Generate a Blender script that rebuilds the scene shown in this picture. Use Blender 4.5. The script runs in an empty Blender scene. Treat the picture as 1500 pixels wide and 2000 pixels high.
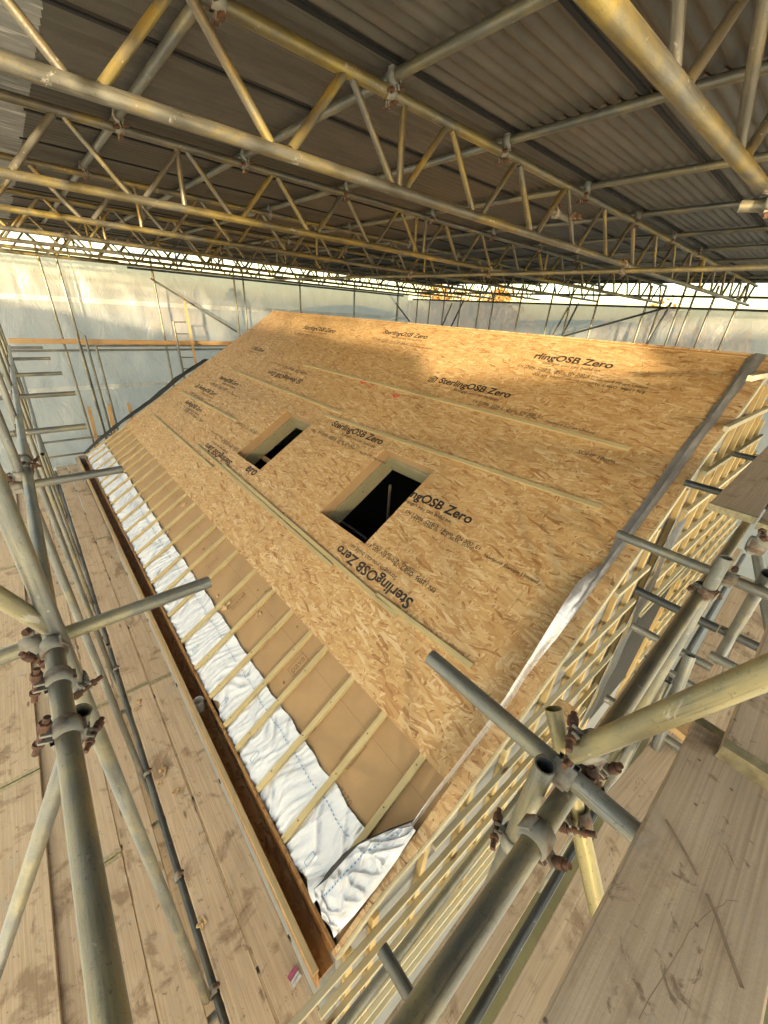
import bpy, math, random
from mathutils import Vector, Matrix, noise as mn
R_=math.radians; rnd=random.Random(7)
sc=bpy.context.scene; COL=sc.collection
# ------------------------------------------------------------------ camera solved from the photograph
F=750.85875; T=Vector((0.70061098,-0.47117151,3.28336448)); AL=0.56811283
CR=Matrix(((0.65357692,0.75454862,0.05910651),(0.38374635,-0.26305522,-0.88517834),(-0.65236182,0.60121404,-0.4614821)))
SA,CA=math.sin(AL),math.cos(AL)
def ray(px,py): return CR.transposed()@Vector(((px-750)/F,(py-1000)/F,1))
def dep(px,py,d): return T+ray(px,py)*d
def onx(px,py,x): r=ray(px,py); return T+r*((x-T.x)/r.x)
def ony(px,py,y): r=ray(px,py); return T+r*((y-T.y)/r.y)
def onz(px,py,z): r=ray(px,py); return T+r*((z-T.z)/r.z)
def onroof(px,py,h=0.0):                       # (along eaves, up slope, height over slope)
    n=Vector((0,-SA,CA)); r=ray(px,py); P=T+r*((h-T.dot(n))/r.dot(n))
    return Vector((P.x,P.y*CA+P.z*SA,h))
ROOF=Matrix.Rotation(AL,4,'X')
def wallx(y): return .05+.031*y
def onwall(px,py,off=0.0):
    r=ray(px,py); k=(.05+off+.031*T.y-T.x)/(r.x-.031*r.y); return T+r*k
# ------------------------------------------------------------------ materials
def mat(name):
    m=bpy.data.materials.new(name); m.use_nodes=True; nt=m.node_tree; nt.nodes.clear()
    out=nt.nodes.new('ShaderNodeOutputMaterial'); b=nt.nodes.new('ShaderNodeBsdfPrincipled')
    nt.links.new(b.outputs[0],out.inputs[0]); return m,nt,b
class G:
    def __init__(s,nt): s.nt=nt
    def n(s,t,**k):
        o=s.nt.nodes.new('ShaderNode'+t)
        for a,v in k.items():
            if a.startswith('i_'): s.set(o,a[2:],v)
            else: setattr(o,a,v)
        return o
    def set(s,o,key,v):
        key=int(key) if key.isdigit() else key.replace('_',' ')
        i=o.inputs[key]
        if isinstance(v,bpy.types.NodeSocket): s.nt.links.new(v,i)
        else: i.default_value=v
    def l(s,a,b): s.nt.links.new(a,b)
    def coord(s,rand=True,scale=(1,1,1),rot=(0,0,0)):
        tc=s.n('TexCoord'); src=tc.outputs['Object']
        if rand:
            oi=s.n('ObjectInfo'); m=s.n('Math',operation='MULTIPLY'); s.l(oi.outputs['Random'],m.inputs[0]); m.inputs[1].default_value=37.0
            a=s.n('VectorMath',operation='ADD'); s.l(src,a.inputs[0]); s.l(m.outputs[0],a.inputs[1]); src=a.outputs[0]
        mp=s.n('Mapping'); mp.inputs['Scale'].default_value=scale; mp.inputs['Rotation'].default_value=rot; s.l(src,mp.inputs[0]); return mp.outputs[0]
    def noise(s,co,sc=5,det=4,rough=.6,dist=0):
        t=s.n('TexNoise'); s.l(co,t.inputs['Vector']); t.inputs['Scale'].default_value=sc; t.inputs['Detail'].default_value=det
        t.inputs['Roughness'].default_value=rough; t.inputs['Distortion'].default_value=dist; return t.outputs['Fac']
    def ramp(s,f,*st):
        r=s.n('ValToRGB'); s.l(f,r.inputs[0]); e=r.color_ramp.elements
        while len(e)<len(st): e.new(.5)
        for k,(p,c) in enumerate(st):
            e[k].position=p; e[k].color=(c,c,c,1) if not hasattr(c,'__len__') else (*c,1)
        return r.outputs[0]
    def mix(s,f,a,b,mode='MIX'):
        m=s.n('Mix',data_type='RGBA',blend_type=mode)
        for v,i in ((f,m.inputs[0]),(a,m.inputs[6]),(b,m.inputs[7])):
            if isinstance(v,bpy.types.NodeSocket): s.l(v,i)
            elif hasattr(v,'__len__'): i.default_value=(*v,1) if len(v)==3 else v
            else: i.default_value=v
        return m.outputs[2]
    def math(s,op,a,b=None):
        m=s.n('Math',operation=op)
        for v,i in ((a,m.inputs[0]),(b,m.inputs[1])):
            if v is None: continue
            if isinstance(v,bpy.types.NodeSocket): s.l(v,i)
            else: i.default_value=v
        return m.outputs[0]
    def bump(s,h,st=.3,d=.01):
        b=s.n('Bump'); s.l(h,b.inputs['Height']); b.inputs['Strength'].default_value=st; b.inputs['Distance'].default_value=d; return b.outputs[0]
M={}
def steel(name,base,dark,yel,yamt):
    m,nt,b=mat(name); g=G(nt); c=g.coord(True,(1,1,.10)); c2=g.coord(True); cs=g.coord(True,(1,1,.03))
    n1=g.noise(c,30,6,.72); n2=g.noise(g.coord(True,(1,1,.45)),5.5,5,.65,.6); n3=g.noise(c2,95,4,.75); n4=g.noise(cs,75,3,.6); oi=g.n('ObjectInfo')
    col=g.mix(g.ramp(n1,(.34,0.),(.66,1.)),dark,base)
    ym=g.ramp(g.math('ADD',n2,g.math('MULTIPLY',oi.outputs['Random'],.12)),(.60-yamt,0.),(.74-yamt*.6,.9))
    col=g.mix(ym,col,yel)
    col=g.mix(g.ramp(n4,(.60,0.),(.70,.55)),col,tuple(x*.45 for x in dark))
    col=g.mix(g.ramp(n3,(.58,0.),(.70,.7)),col,(.075,.07,.055))
    col=g.mix(g.ramp(g.noise(c2,11,5,.75,.4),(.64,0.),(.69,.8)),col,(.52,.49,.42))
    rs=g.noise(g.coord(True,(1,1,.22)),9,6,.75,.5); col=g.mix(g.ramp(rs,(.60,0.),(.70,.75)),col,(.16,.085,.045))
    sp=g.n('TexVoronoi'); g.l(g.coord(True,(1,1,.7)),sp.inputs['Vector']); sp.inputs['Scale'].default_value=34
    col=g.mix(g.ramp(g.math('ADD',sp.outputs['Distance'],g.math('MULTIPLY',n3,.55)),(.34,.7),(.40,0.)),col,g.mix(g.ramp(g.noise(c2,4,3,.6),(.52,1.),(.6,0.)),(.58,.55,.48),col))
    lo=g.noise(c2,2.6,3,.6); col=g.mix(g.ramp(lo,(.38,.55),(.62,0.)),col,tuple(x*.7 for x in dark))
    nt.links.new(col,b.inputs['Base Color']); b.inputs['Metallic'].default_value=.4
    nt.links.new(g.ramp(n1,(.2,.27),(.8,.5)),b.inputs['Roughness']); nt.links.new(g.bump(g.math('ADD',n1,g.math('MULTIPLY',n3,.8)),.55,.0025),b.inputs['Normal']); M[name]=m
steel('galvanised steel',(.285,.285,.255),(.125,.13,.115),(.335,.29,.16),.06)
steel('yellowed sunlit steel',(.27,.25,.18),(.135,.13,.10),(.37,.30,.12),.17)  # yellow patina plus the warm light on these tubes, put into the colour
steel('beam steel',(.19,.18,.145),(.085,.08,.065),(.29,.215,.05),.10)
steel('mid steel',(.225,.22,.185),(.105,.105,.09),(.28,.24,.125),.08)
steel('dark steel',(.12,.13,.13),(.045,.05,.05),(.16,.14,.10),.0)
def rust():
    m,nt,b=mat('rusty forged steel'); g=G(nt); c=g.coord(); n1=g.noise(c,45,5,.7); n2=g.noise(c,13,3)
    col=g.mix(g.ramp(n1,(.35,0.),(.65,1.)),(.055,.03,.018),(.15,.078,.04)); col=g.mix(g.ramp(n2,(.36,0.),(.52,1.)),col,(.24,.23,.19))
    nt.links.new(col,b.inputs['Base Color']); b.inputs['Roughness'].default_value=.8; nt.links.new(g.bump(n1,.6,.003),b.inputs['Normal']); M['rust']=m
    m,nt,b=mat('rusty bolt'); g=G(nt); c=g.coord(); n1=g.noise(c,60,5,.7)
    nt.links.new(g.mix(g.ramp(n1,(.35,0.),(.65,1.)),(.045,.022,.013),(.13,.06,.03)),b.inputs['Base Color']); b.inputs['Roughness'].default_value=.85; nt.links.new(g.bump(n1,.6,.002),b.inputs['Normal']); M['bolt']=m
rust()
def osb(name,cols,rand,bright=1.0):
    m,nt,b=mat(name); g=G(nt); tc=g.n('TexCoord'); src=tc.outputs['Object']
    if rand:
        oi=g.n('ObjectInfo'); mm=g.math('MULTIPLY',oi.outputs['Random'],23.); a=g.n('VectorMath',operation='ADD'); g.l(src,a.inputs[0]); g.l(mm,a.inputs[1]); src=a.outputs[0]
    wob=g.n('TexNoise'); g.l(src,wob.inputs['Vector']); wob.inputs['Scale'].default_value=14; wob.inputs['Detail'].default_value=3
    ws=g.n('VectorMath',operation='SCALE'); g.l(wob.outputs['Color'],ws.inputs[0]); ws.inputs['Scale'].default_value=.028
    wa=g.n('VectorMath',operation='ADD'); g.l(src,wa.inputs[0]); g.l(ws.outputs[0],wa.inputs[1]); src=wa.outputs[0]
    col=None; hgt=None
    for k,(ang,lx,ly,off,th) in enumerate(((8,.085,.02,0,0),(-28,.075,.017,3.1,.42),(37,.07,.018,5.7,.5),(-62,.06,.016,9.2,.6),(75,.065,.017,1.9,.64),(15,.09,.015,7.7,.58),(-12,.11,.022,4.4,.68))):
        mp=g.n('Mapping'); mp.vector_type='TEXTURE'; mp.inputs['Location'].default_value=(off,off*.7,0); mp.inputs['Rotation'].default_value=(0,0,R_(ang)); mp.inputs['Scale'].default_value=(lx*1.0,ly*1.1,ly); g.l(src,mp.inputs[0])
        v=g.n('TexVoronoi'); v.voronoi_dimensions='2D'; v.inputs['Scale'].default_value=1; v.inputs['Randomness'].default_value=1; g.l(mp.outputs[0],v.inputs['Vector'])
        sp=g.n('SeparateColor'); g.l(v.outputs['Color'],sp.inputs[0])
        fib=g.n('TexNoise'); g.l(mp.outputs[0],fib.inputs['Vector']); fib.inputs['Scale'].default_value=1.6; fib.inputs['Detail'].default_value=3
        fm=g.math('ADD',sp.outputs[0],g.math('MULTIPLY',g.math('SUBTRACT',fib.outputs['Fac'],.5),.35))
        c=g.ramp(fm,(0.,cols[0]),(.10,cols[1]),(.45,cols[2]),(.8,cols[3]),(1.,cols[4]))
        if col is None: col=c; hgt=sp.outputs[2]
        else:
            k_=g.ramp(sp.outputs[1],(th,0.),(th+.01,1.)); col=g.mix(k_,col,c); hgt=g.mix(k_,hgt,sp.outputs[2])
        e=g.n('TexVoronoi',feature='DISTANCE_TO_EDGE'); e.voronoi_dimensions='2D'; e.inputs['Scale'].default_value=1; g.l(mp.outputs[0],e.inputs['Vector'])
        ed=g.ramp(e.outputs['Distance'],(0.,1.),(.07,0.))
        if k in (0,1,2): col=g.mix(g.math('MULTIPLY',ed,.30 if k==0 else .16),col,cols[0])
    tone=g.noise(g.coord(False),.9,4,.6)
    col=g.mix(g.ramp(tone,(.35,.0),(.7,.35)),col,cols[1],'MIX')
    nt.links.new(col,b.inputs['Base Color']); b.inputs['Roughness'].default_value=.62; nt.links.new(g.bump(hgt,.35,.003),b.inputs['Normal']); M[name]=m
osb('strand board',((.28,.13,.042),(.45,.25,.095),(.545,.345,.145),(.605,.415,.20),(.70,.535,.305)),False)
osb('strand board trim',((.22,.10,.035),(.40,.23,.095),(.52,.34,.16),(.60,.42,.22),(.66,.50,.29)),True)
osb('shaded gutter strand board',((.15,.06,.018),(.28,.13,.04),(.37,.185,.06),(.43,.23,.085),(.48,.28,.11)),True)  # strand board again, darker and browner: gutter shade put into the colour
def wood(name,a,b_,d,scale=1.,knots=True,dirt=0.,rough=.7):
    m,nt,b=mat(name); g=G(nt); c=g.coord(True,(.35,9,9)); c2=g.coord(True,(1,3,3)); c3=g.coord(True)
    n1=g.noise(c,6*scale,5,.6,.6); n2=g.noise(c2,2.2,3,.5); n3=g.noise(c3,130,2,.7)
    oi=g.n('ObjectInfo')
    col=g.mix(g.ramp(n1,(.3,0.),(.7,1.)),a,b_); col=g.mix(g.ramp(n2,(.5,0.),(.8,.55)),col,d)
    col=g.mix(g.math('MULTIPLY',oi.outputs['Random'],.35),col,d)
    if knots:
        v=g.n('TexVoronoi'); g.l(g.coord(True,(1.6,6,6)),v.inputs['Vector']); v.inputs['Scale'].default_value=1.3
        col=g.mix(g.ramp(v.outputs['Distance'],(.06,.85),(.12,0.)),col,(.10,.055,.022))
    if dirt:
        fg=g.noise(g.coord(True,(.5,55,55)),3.2,4,.65,.8); col=g.mix(g.ramp(fg,(.42,0.),(.72,.55)),col,tuple(x*.52 for x in a))
        kn=g.n('TexVoronoi'); g.l(c3,kn.inputs['Vector']); kn.inputs['Scale'].default_value=13; col=g.mix(g.ramp(kn.outputs['Distance'],(.03,.8),(.06,0.)),col,(.085,.055,.035))
        n4=g.noise(c3,3.2,6,.68,.5); n5=g.noise(c3,15,6,.74,.9)
        col=g.mix(g.math('MULTIPLY',g.ramp(n4,(.54,0.),(.62,1.)),dirt*.8),col,(.20,.125,.068))
        col=g.mix(g.math('MULTIPLY',g.ramp(n5,(.60,0.),(.66,1.)),dirt*.8),col,(.13,.08,.045))
        col=g.mix(g.math('MULTIPLY',g.ramp(g.noise(c3,7,5,.7,.5),(.56,0.),(.72,1.)),dirt),col,(.42,.36,.28))
        sx=g.noise(g.coord(True,(.25,30,30)),3,3,.6); col=g.mix(g.ramp(sx,(.66,0.),(.74,.55)),col,(.12,.08,.05))
    nt.links.new(col,b.inputs['Base Color']); b.inputs['Roughness'].default_value=rough
    nt.links.new(g.bump(g.math('ADD',n1,g.math('MULTIPLY',n3,.4)),.3,.0025),b.inputs['Normal']); M[name]=m
wood('treated batten',(.46,.36,.17),(.55,.46,.25),(.36,.27,.12))
wood('gable batten',(.47,.41,.26),(.56,.51,.36),(.38,.32,.19))
wood('gable counter batten',(.50,.36,.15),(.58,.46,.23),(.46,.27,.08))
wood('scaffold plank',(.49,.365,.235),(.62,.485,.335),(.38,.265,.165),dirt=.8,rough=.85)
wood('fresh timber',(.42,.25,.10),(.52,.34,.16),(.36,.2,.075))
wood('trimmer timber',(.27,.25,.15),(.36,.33,.20),(.20,.17,.09))
wood('gutter edge timber',(.42,.28,.12),(.54,.40,.21),(.30,.25,.17))
def fibre(name,a,b_):
    m,nt,b=mat(name); g=G(nt); c=g.coord(False); n1=g.noise(c,260,3,.75); n2=g.noise(c,3,4,.6); n3=g.noise(c,38,5,.75,.6)
    col=g.mix(g.ramp(n1,(.35,0.),(.65,1.)),a,b_); col=g.mix(g.ramp(n2,(.4,0.),(.75,.45)),col,tuple(x*.78 for x in a)); col=g.mix(g.ramp(n3,(.67,0.),(.73,.8)),col,(.16,.085,.035))
    nt.links.new(col,b.inputs['Base Color']); b.inputs['Roughness'].default_value=.9; nt.links.new(g.bump(n1,.3,.002),b.inputs['Normal']); M[name]=m
fibre('wood fibre board',(.37,.235,.112),(.44,.29,.15))
def simple(name,col,rough=.6,metal=0.,var=.25,sc=20.,bumpk=.2):
    m,nt,b=mat(name); g=G(nt); n=g.noise(g.coord(),sc,4,.6)
    nt.links.new(g.mix(g.ramp(n,(.3,0.),(.7,1.)),tuple(x*(1-var) for x in col),tuple(min(1,x*(1+var*.5)) for x in col)),b.inputs['Base Color'])
    b.inputs['Roughness'].default_value=rough; b.inputs['Metallic'].default_value=metal
    if bumpk: nt.links.new(g.bump(n,bumpk,.003),b.inputs['Normal'])
    M[name]=m
def cloth():
    m,nt,b=mat('white roofing membrane'); g=G(nt); c=g.coord(False); n=g.noise(c,4,6,.7,.8); w=g.noise(g.coord(False,(1.0,.22,1),(0,0,.25)),24,4,.5,1.0)
    nt.links.new(g.mix(g.ramp(n,(.60,0.),(.80,.7)),(.61,.63,.67),(.36,.31,.27)),b.inputs['Base Color']); b.inputs['Roughness'].default_value=.33; b.inputs['Metallic'].default_value=.32
    nt.links.new(g.bump(w,.55,.015),b.inputs['Normal']); M['membrane']=m
cloth()
def foil():
    m,nt,b=mat('silver foil membrane'); g=G(nt); c=g.coord(False); n=g.noise(c,9,5,.6,1.2); n2=g.noise(c,60,3,.6)
    nt.links.new(g.mix(g.ramp(n,(.4,0.),(.7,1.)),(.66,.66,.67),(.80,.80,.81)),b.inputs['Base Color']); b.inputs['Metallic'].default_value=.8
    nt.links.new(g.ramp(n,(.3,.34),(.7,.5)),b.inputs['Roughness']); nt.links.new(g.bump(g.math('ADD',n,g.math('MULTIPLY',n2,.05)),.3,.012),b.inputs['Normal']); M['foil']=m
foil()
simple('dark foil',(.13,.13,.13),.32,.8,.3,8,.5)
simple('black membrane',(.014,.014,.013),.6,0,.3,8)
simple('grey wall membrane',(.25,.255,.25),.5,0,.18,6)
simple('black ink',(.028,.025,.022),.7,0,.3,90,0)
simple('faded ink',(.135,.088,.05),.8,0,.3,60,0)
simple('stamp ink',(.275,.165,.075),.9,0,.2,60,0)
simple('scrape brown',(.30,.21,.135),.9,0,.3,60,0)
simple('blue ink',(.10,.27,.50),.6,0,.2,60,0)
simple('red paint',(.75,.06,.03),.7,0,.2,60,0)
simple('nail rust',(.05,.03,.02),.7,0,.3,60,0)
simple('white plastic',(.72,.70,.64),.4,0,.15,12)
simple('pink card',(.42,.10,.18),.7,0,.3,25)
simple('white card',(.62,.62,.62),.6,0,.3,40)
simple('wood shaving',(.52,.36,.19),.8,0,.4,60)
simple('lap line black',(.006,.006,.006),.9,0,.2,20)
simple('painted dark interior',(.02,.017,.014),.9,0,.3,4)  # near-black paint standing for the unlit attic and window depth
simple('band steel',(.40,.34,.20),.5,.5,.35,45)
simple('soil and grass',(.10,.095,.045),.95,0,.5,.6)
simple('bark',(.09,.065,.045),.9,0,.4,9)
def roofsheet(name,a,b_,st):
    m,nt,b=mat(name); g=G(nt); c=g.coord(True,(1,.25,1)); n=g.noise(c,6,5,.65); n2=g.noise(g.coord(True,(2,.1,1)),24,3,.6)
    col=g.mix(g.ramp(n,(.35,0.),(.7,1.)),a,b_); col=g.mix(g.ramp(n2,(.55,0.),(.68,st)),col,tuple(min(.8,x*1.9) for x in b_))
    oi=g.n('ObjectInfo'); col=g.mix(g.math('MULTIPLY',oi.outputs['Random'],.5),col,tuple(x*.6 for x in a)); col=g.mix(g.ramp(g.noise(g.coord(),3,5,.7),(.58,0.),(.72,.6)),col,(.10,.06,.035))
    nt.links.new(col,b.inputs['Base Color']); b.inputs['Roughness'].default_value=.55; b.inputs['Metallic'].default_value=.25; M[name]=m
roofsheet('weathered sheet metal',(.078,.069,.056),(.125,.111,.091),.12)
roofsheet('pale ribbed sheet',(.20,.195,.18),(.36,.35,.32),.8)
def poly(name,white,transl,clear=.0):
    m,nt,b=mat(name); g=G(nt); out=[n for n in nt.nodes if n.type=='OUTPUT_MATERIAL'][0]
    c=g.coord(False,(1,1,.6)); n=g.noise(c,.9,7,.7,1.6); n2=g.noise(g.coord(False,(.6,.6,14)),5,3,.5); n3=g.noise(g.coord(False,(1,1,.5),(.5,.0,0)),2.4,5,.6,1.8)
    colv=g.mix(g.ramp(n,(.32,0.),(.70,1.)),tuple(x*.84 for x in white),white); colv=g.mix(g.ramp(n3,(.60,0.),(.76,.35)),colv,tuple(min(.95,x*1.2) for x in white))
    colv=g.mix(g.ramp(n2,(.55,0.),(.75,.22)),colv,tuple(x*.8 for x in white))
    d=g.n('BsdfDiffuse'); t=g.n('BsdfTranslucent'); gl=g.n('BsdfGlossy'); gl.inputs['Roughness'].default_value=.25; tp=g.n('BsdfTransparent')
    g.l(colv,d.inputs[0]); g.l(colv,t.inputs[0])
    m1=g.n('MixShader'); m1.inputs[0].default_value=transl; g.l(d.outputs[0],m1.inputs[1]); g.l(t.outputs[0],m1.inputs[2])
    m2=g.n('MixShader'); m2.inputs[0].default_value=.07; g.l(m1.outputs[0],m2.inputs[1]); g.l(gl.outputs[0],m2.inputs[2])
    m3=g.n('MixShader'); m3.inputs[0].default_value=clear; g.l(m2.outputs[0],m3.inputs[1]); g.l(tp.outputs[0],m3.inputs[2])
    bp=g.bump(g.math('ADD',g.math('MULTIPLY',n3,1.),g.math('MULTIPLY',n2,.12)),.5,.06)
    for q in (d,t,gl): g.l(bp,q.inputs['Normal'])
    g.l(m3.outputs[0],out.inputs[0]); nt.nodes.remove(b); M[name]=m
poly('translucent polythene',(.56,.535,.475),.62,.12)
poly('light-cooling polythene',(.70,.80,.92),.78,.10)  # blue tint added to cool the light through the near and left sheets
poly('reinforced tape',(.80,.79,.74),.55)
def leaf(name,a,b_):
    m,nt,b=mat(name); g=G(nt); n=g.noise(g.coord(),2.5,3,.6)
    nt.links.new(g.mix(g.ramp(n,(.35,0.),(.65,1.)),a,b_),b.inputs['Base Color']); b.inputs['Roughness'].default_value=.7; M[name]=m
leaf('autumn leaf',(.20,.085,.015),(.36,.20,.03)); leaf('green leaf',(.045,.06,.015),(.11,.11,.03))
# ------------------------------------------------------------------ mesh building
class MB:
    def __init__(s): s.v=[]; s.f=[]; s.sm=[]
    def add(s,vs,fs,smooth=False):
        o=len(s.v); s.v+=[tuple(v) for v in vs]; s.f+=[tuple(i+o for i in f) for f in fs]; s.sm+=[smooth]*len(fs); return s
    def box(s,a,b,mx=None):
        (x0,y0,z0),(x1,y1,z1)=a,b
        vs=[Vector(p) for p in ((x0,y0,z0),(x1,y0,z0),(x1,y1,z0),(x0,y1,z0),(x0,y0,z1),(x1,y0,z1),(x1,y1,z1),(x0,y1,z1))]
        if mx is not None: vs=[mx@v for v in vs]
        return s.add(vs,[(3,2,1,0),(4,5,6,7),(0,1,5,4),(1,2,6,5),(2,3,7,6),(3,0,4,7)])
    def prism(s,poly,z0,z1):
        n=len(poly); vs=[(x,y,z0) for x,y in poly]+[(x,y,z1) for x,y in poly]
        return s.add(vs,[tuple(range(n))[::-1],tuple(range(n,2*n))]+[(k,(k+1)%n,(k+1)%n+n,k+n) for k in range(n)])
    def cyl(s,p,q,r,n=14,caps=True,r2=None):
        p=Vector(p);q=Vector(q);d=(q-p).normalized(); a=d.orthogonal().normalized(); b=d.cross(a); r2=r if r2 is None else r2
        vs=[];
        for P,rr in ((p,r),(q,r2)):
            for k in range(n): t=2*math.pi*k/n; vs.append(P+(a*math.cos(t)+b*math.sin(t))*rr)
        s.add(vs,[(k,(k+1)%n,(k+1)%n+n,k+n) for k in range(n)],True)
        if caps: s.add(vs,[tuple(range(n))[::-1],tuple(range(n,2*n))])
        return s
    def pipe(s,L,r=.02415,w=.004,n=18):        # hollow tube along local z, centred
        vs=[]
        for z,rr in ((-L/2,r),(L/2,r),(L/2,r-w),(-L/2,r-w)):
            for k in range(n): t=2*math.pi*k/n; vs.append((rr*math.cos(t),rr*math.sin(t),z))
        for q in range(4):
            o=q*n;o2=((q+1)%4)*n; s.add(vs,[(o+k,o+(k+1)%n,o2+(k+1)%n,o2+k) for k in range(n)],q in (0,2))
        return s
    def grid(s,nu,nv,fn,smooth=True):
        vs=[fn(i/(nu-1),j/(nv-1)) for i in range(nu) for j in range(nv)]
        return s.add(vs,[(i*nv+j,(i+1)*nv+j,(i+1)*nv+j+1,i*nv+j+1) for i in range(nu-1) for j in range(nv-1)],smooth)
    def mesh(s,name,m):
        me=bpy.data.meshes.new(name); me.from_pydata(s.v,[],s.f); me.polygons.foreach_set('use_smooth',s.sm)
        if m: me.materials.append(M[m])
        me.update(); return me
    def build(s,name,m,parent=None,mx=None,me=None,bevel=0):
        o=bpy.data.objects.new(name,me or s.mesh(name,m)); COL.objects.link(o); place(o,mx,parent)
        if bevel:
            b=o.modifiers.new('bevel','BEVEL'); b.width=bevel; b.segments=2; b.limit_method='ANGLE'
        return o
def weld(me,d=.0004):
    import bmesh
    bm=bmesh.new(); bm.from_mesh(me); bmesh.ops.remove_doubles(bm,verts=bm.verts,dist=d); bm.to_mesh(me); bm.free()
def world(o):
    return o.matrix_basis.copy() if o.parent is None else world(o.parent)@o.matrix_parent_inverse@o.matrix_basis
def place(o,mx=None,parent=None):
    o.matrix_basis=mx if mx is not None else Matrix()
    if parent is not None: o.parent=parent; o.matrix_parent_inverse=world(parent).inverted()
def tag(o,label=None,cat=None,group=None,kind=None):
    if label: o['label']=label
    if cat: o['category']=cat
    if group: o['group']=group
    if kind: o['kind']=kind
    return o
def empty(name,loc,label,cat,group=None):
    o=bpy.data.objects.new(name,None); COL.objects.link(o); o.location=loc; o.empty_display_size=.1
    o.matrix_basis=Matrix.Translation(Vector(loc)); return tag(o,label,cat,group)
def frame(p,q,up=Vector((0,0,1))):             # local z from p to q, centred
    p=Vector(p);q=Vector(q);z=(q-p).normalized(); x=up.cross(z)
    if x.length<1e-3: x=Vector((1,0,0))
    x.normalize(); y=z.cross(x); c=(p+q)/2
    return Matrix(((x.x,y.x,z.x,c.x),(x.y,y.y,z.y,c.y),(x.z,y.z,z.z,c.z),(0,0,0,1)))
def xframe(p,q,up=Vector((0,0,1))):            # local x from p to q, origin at p, local z near up
    p=Vector(p);q=Vector(q);x=(q-p).normalized(); y=up.cross(x).normalized(); z=x.cross(y)
    return Matrix(((x.x,y.x,z.x,p.x),(x.y,y.y,z.y,p.y),(x.z,y.z,z.z,p.z),(0,0,0,1)))
def tube(p,q,label,m='galvanised steel',name='scaffold_tube',group=None,r=.02415,parent=None,cat='scaffold tube'):
    p=Vector(p);q=Vector(q); o=MB().pipe((q-p).length,r).build(name,m,parent,frame(p,q))
    if parent is None: tag(o,label,cat,group)
    return o
ORD=['first','second','third','fourth','fifth','sixth','seventh','eighth','ninth','tenth','eleventh','twelfth','thirteenth','fourteenth','fifteenth','sixteenth','seventeenth','eighteenth','nineteenth','twentieth']
# rusty coupler: one forged jaw round each tube, bolt and nut at each jaw
def arc_me():
    b=MB(); n=20; pr=[(.0245,-.024),(.0315,-.026),(.0335,0),(.0315,.026),(.0245,.024)]
    def fn(u,v):
        t=R_(20)+u*R_(320); k=v*(len(pr)-1); r,z=pr[int(round(k))]; return (r*math.cos(t),r*math.sin(t),z)
    b.grid(n,5,fn)
    for sg in (1,-1):
        b.box((.024,sg*.010-.003,-.013),(.052,sg*.010+.003,.013))
    b.box((-.036,-.016,-.019),(-.027,.016,.019))
    return b.mesh('jaw','rust')
JAW=arc_me()
BOLT=MB().cyl((.047,-.055,0),(.047,.050,0),.0075,10).cyl((.047,.018,0),(.047,.026,0),.012,12).mesh('bolt','bolt')
NUT=MB().cyl((.047,-.040,0),(.047,-.021,0),.0135,6).mesh('nut','bolt')
def coupler(pairs,label,group=None,bolts=True):
    c=sum((Vector(a) for a,_,_ in pairs),Vector())/len(pairs)
    e=empty('scaffold_coupler',c,label,'coupler',group)
    for P,d,out in pairs:
        z=Vector(d).normalized(); x=Vector(out); x=(x-z*x.dot(z)).normalized(); y=z.cross(x)
        mx=Matrix(((x.x,y.x,z.x,P[0]),(x.y,y.y,z.y,P[1]),(x.z,y.z,z.z,P[2]),(0,0,0,1)))
        MB().build('jaw',None,e,mx,JAW)
        if bolts:
            b=MB().build('bolt',None,e,mx,BOLT); MB().build('nut',None,b,mx,NUT)
    return e
# ------------------------------------------------------------------ the house
L=10.0; S=5.78; S1=1.06
house=empty('house',(-5,5,-6),'timber house under repair, strand board roof with two skylight holes and battened gable','house')
def H(o,label=None): 
    if label: o['label']=label
    return o
OPEN=[(-5.31,-4.45,2.05,3.17),(-2.83,-1.95,2.05,3.22)]
def subtract(r,ops):
    rs=[r]
    for a,b,c,d in ops:
        out=[]
        for (x0,x1,s0,s1) in rs:
            if b<=x0 or a>=x1 or d<=s0 or c>=s1: out.append((x0,x1,s0,s1)); continue
            if a>x0: out.append((x0,a,s0,s1))
            if b<x1: out.append((b,x1,s0,s1))
            lo,hi=max(x0,a),min(x1,b)
            if c>s0: out.append((lo,hi,s0,c))
            if d<s1: out.append((lo,hi,d,s1))
        rs=out
    return rs
for row in range(8):
    s0=S1+.59*row; x1=.03; cut=[-.95,-2.1,-.35,-1.6,-2.35,-.7,-1.3,-1.9][row]; x=cut; edges=[x1]
    while x>-L+.3: edges.append(x); x-=2.4
    edges.append(-L)
    for a,b in zip(edges[1:],edges[:-1]):
        m=MB()
        for (p,q,c,d) in subtract((a+.0012,b-.0012,s0+.0012,s0+.59-.0012),OPEN): m.box((p,c,-.016),(q,d,rnd.uniform(-.0008,.0008)))
        m.build('roof_board','strand board',house,ROOF)
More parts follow.
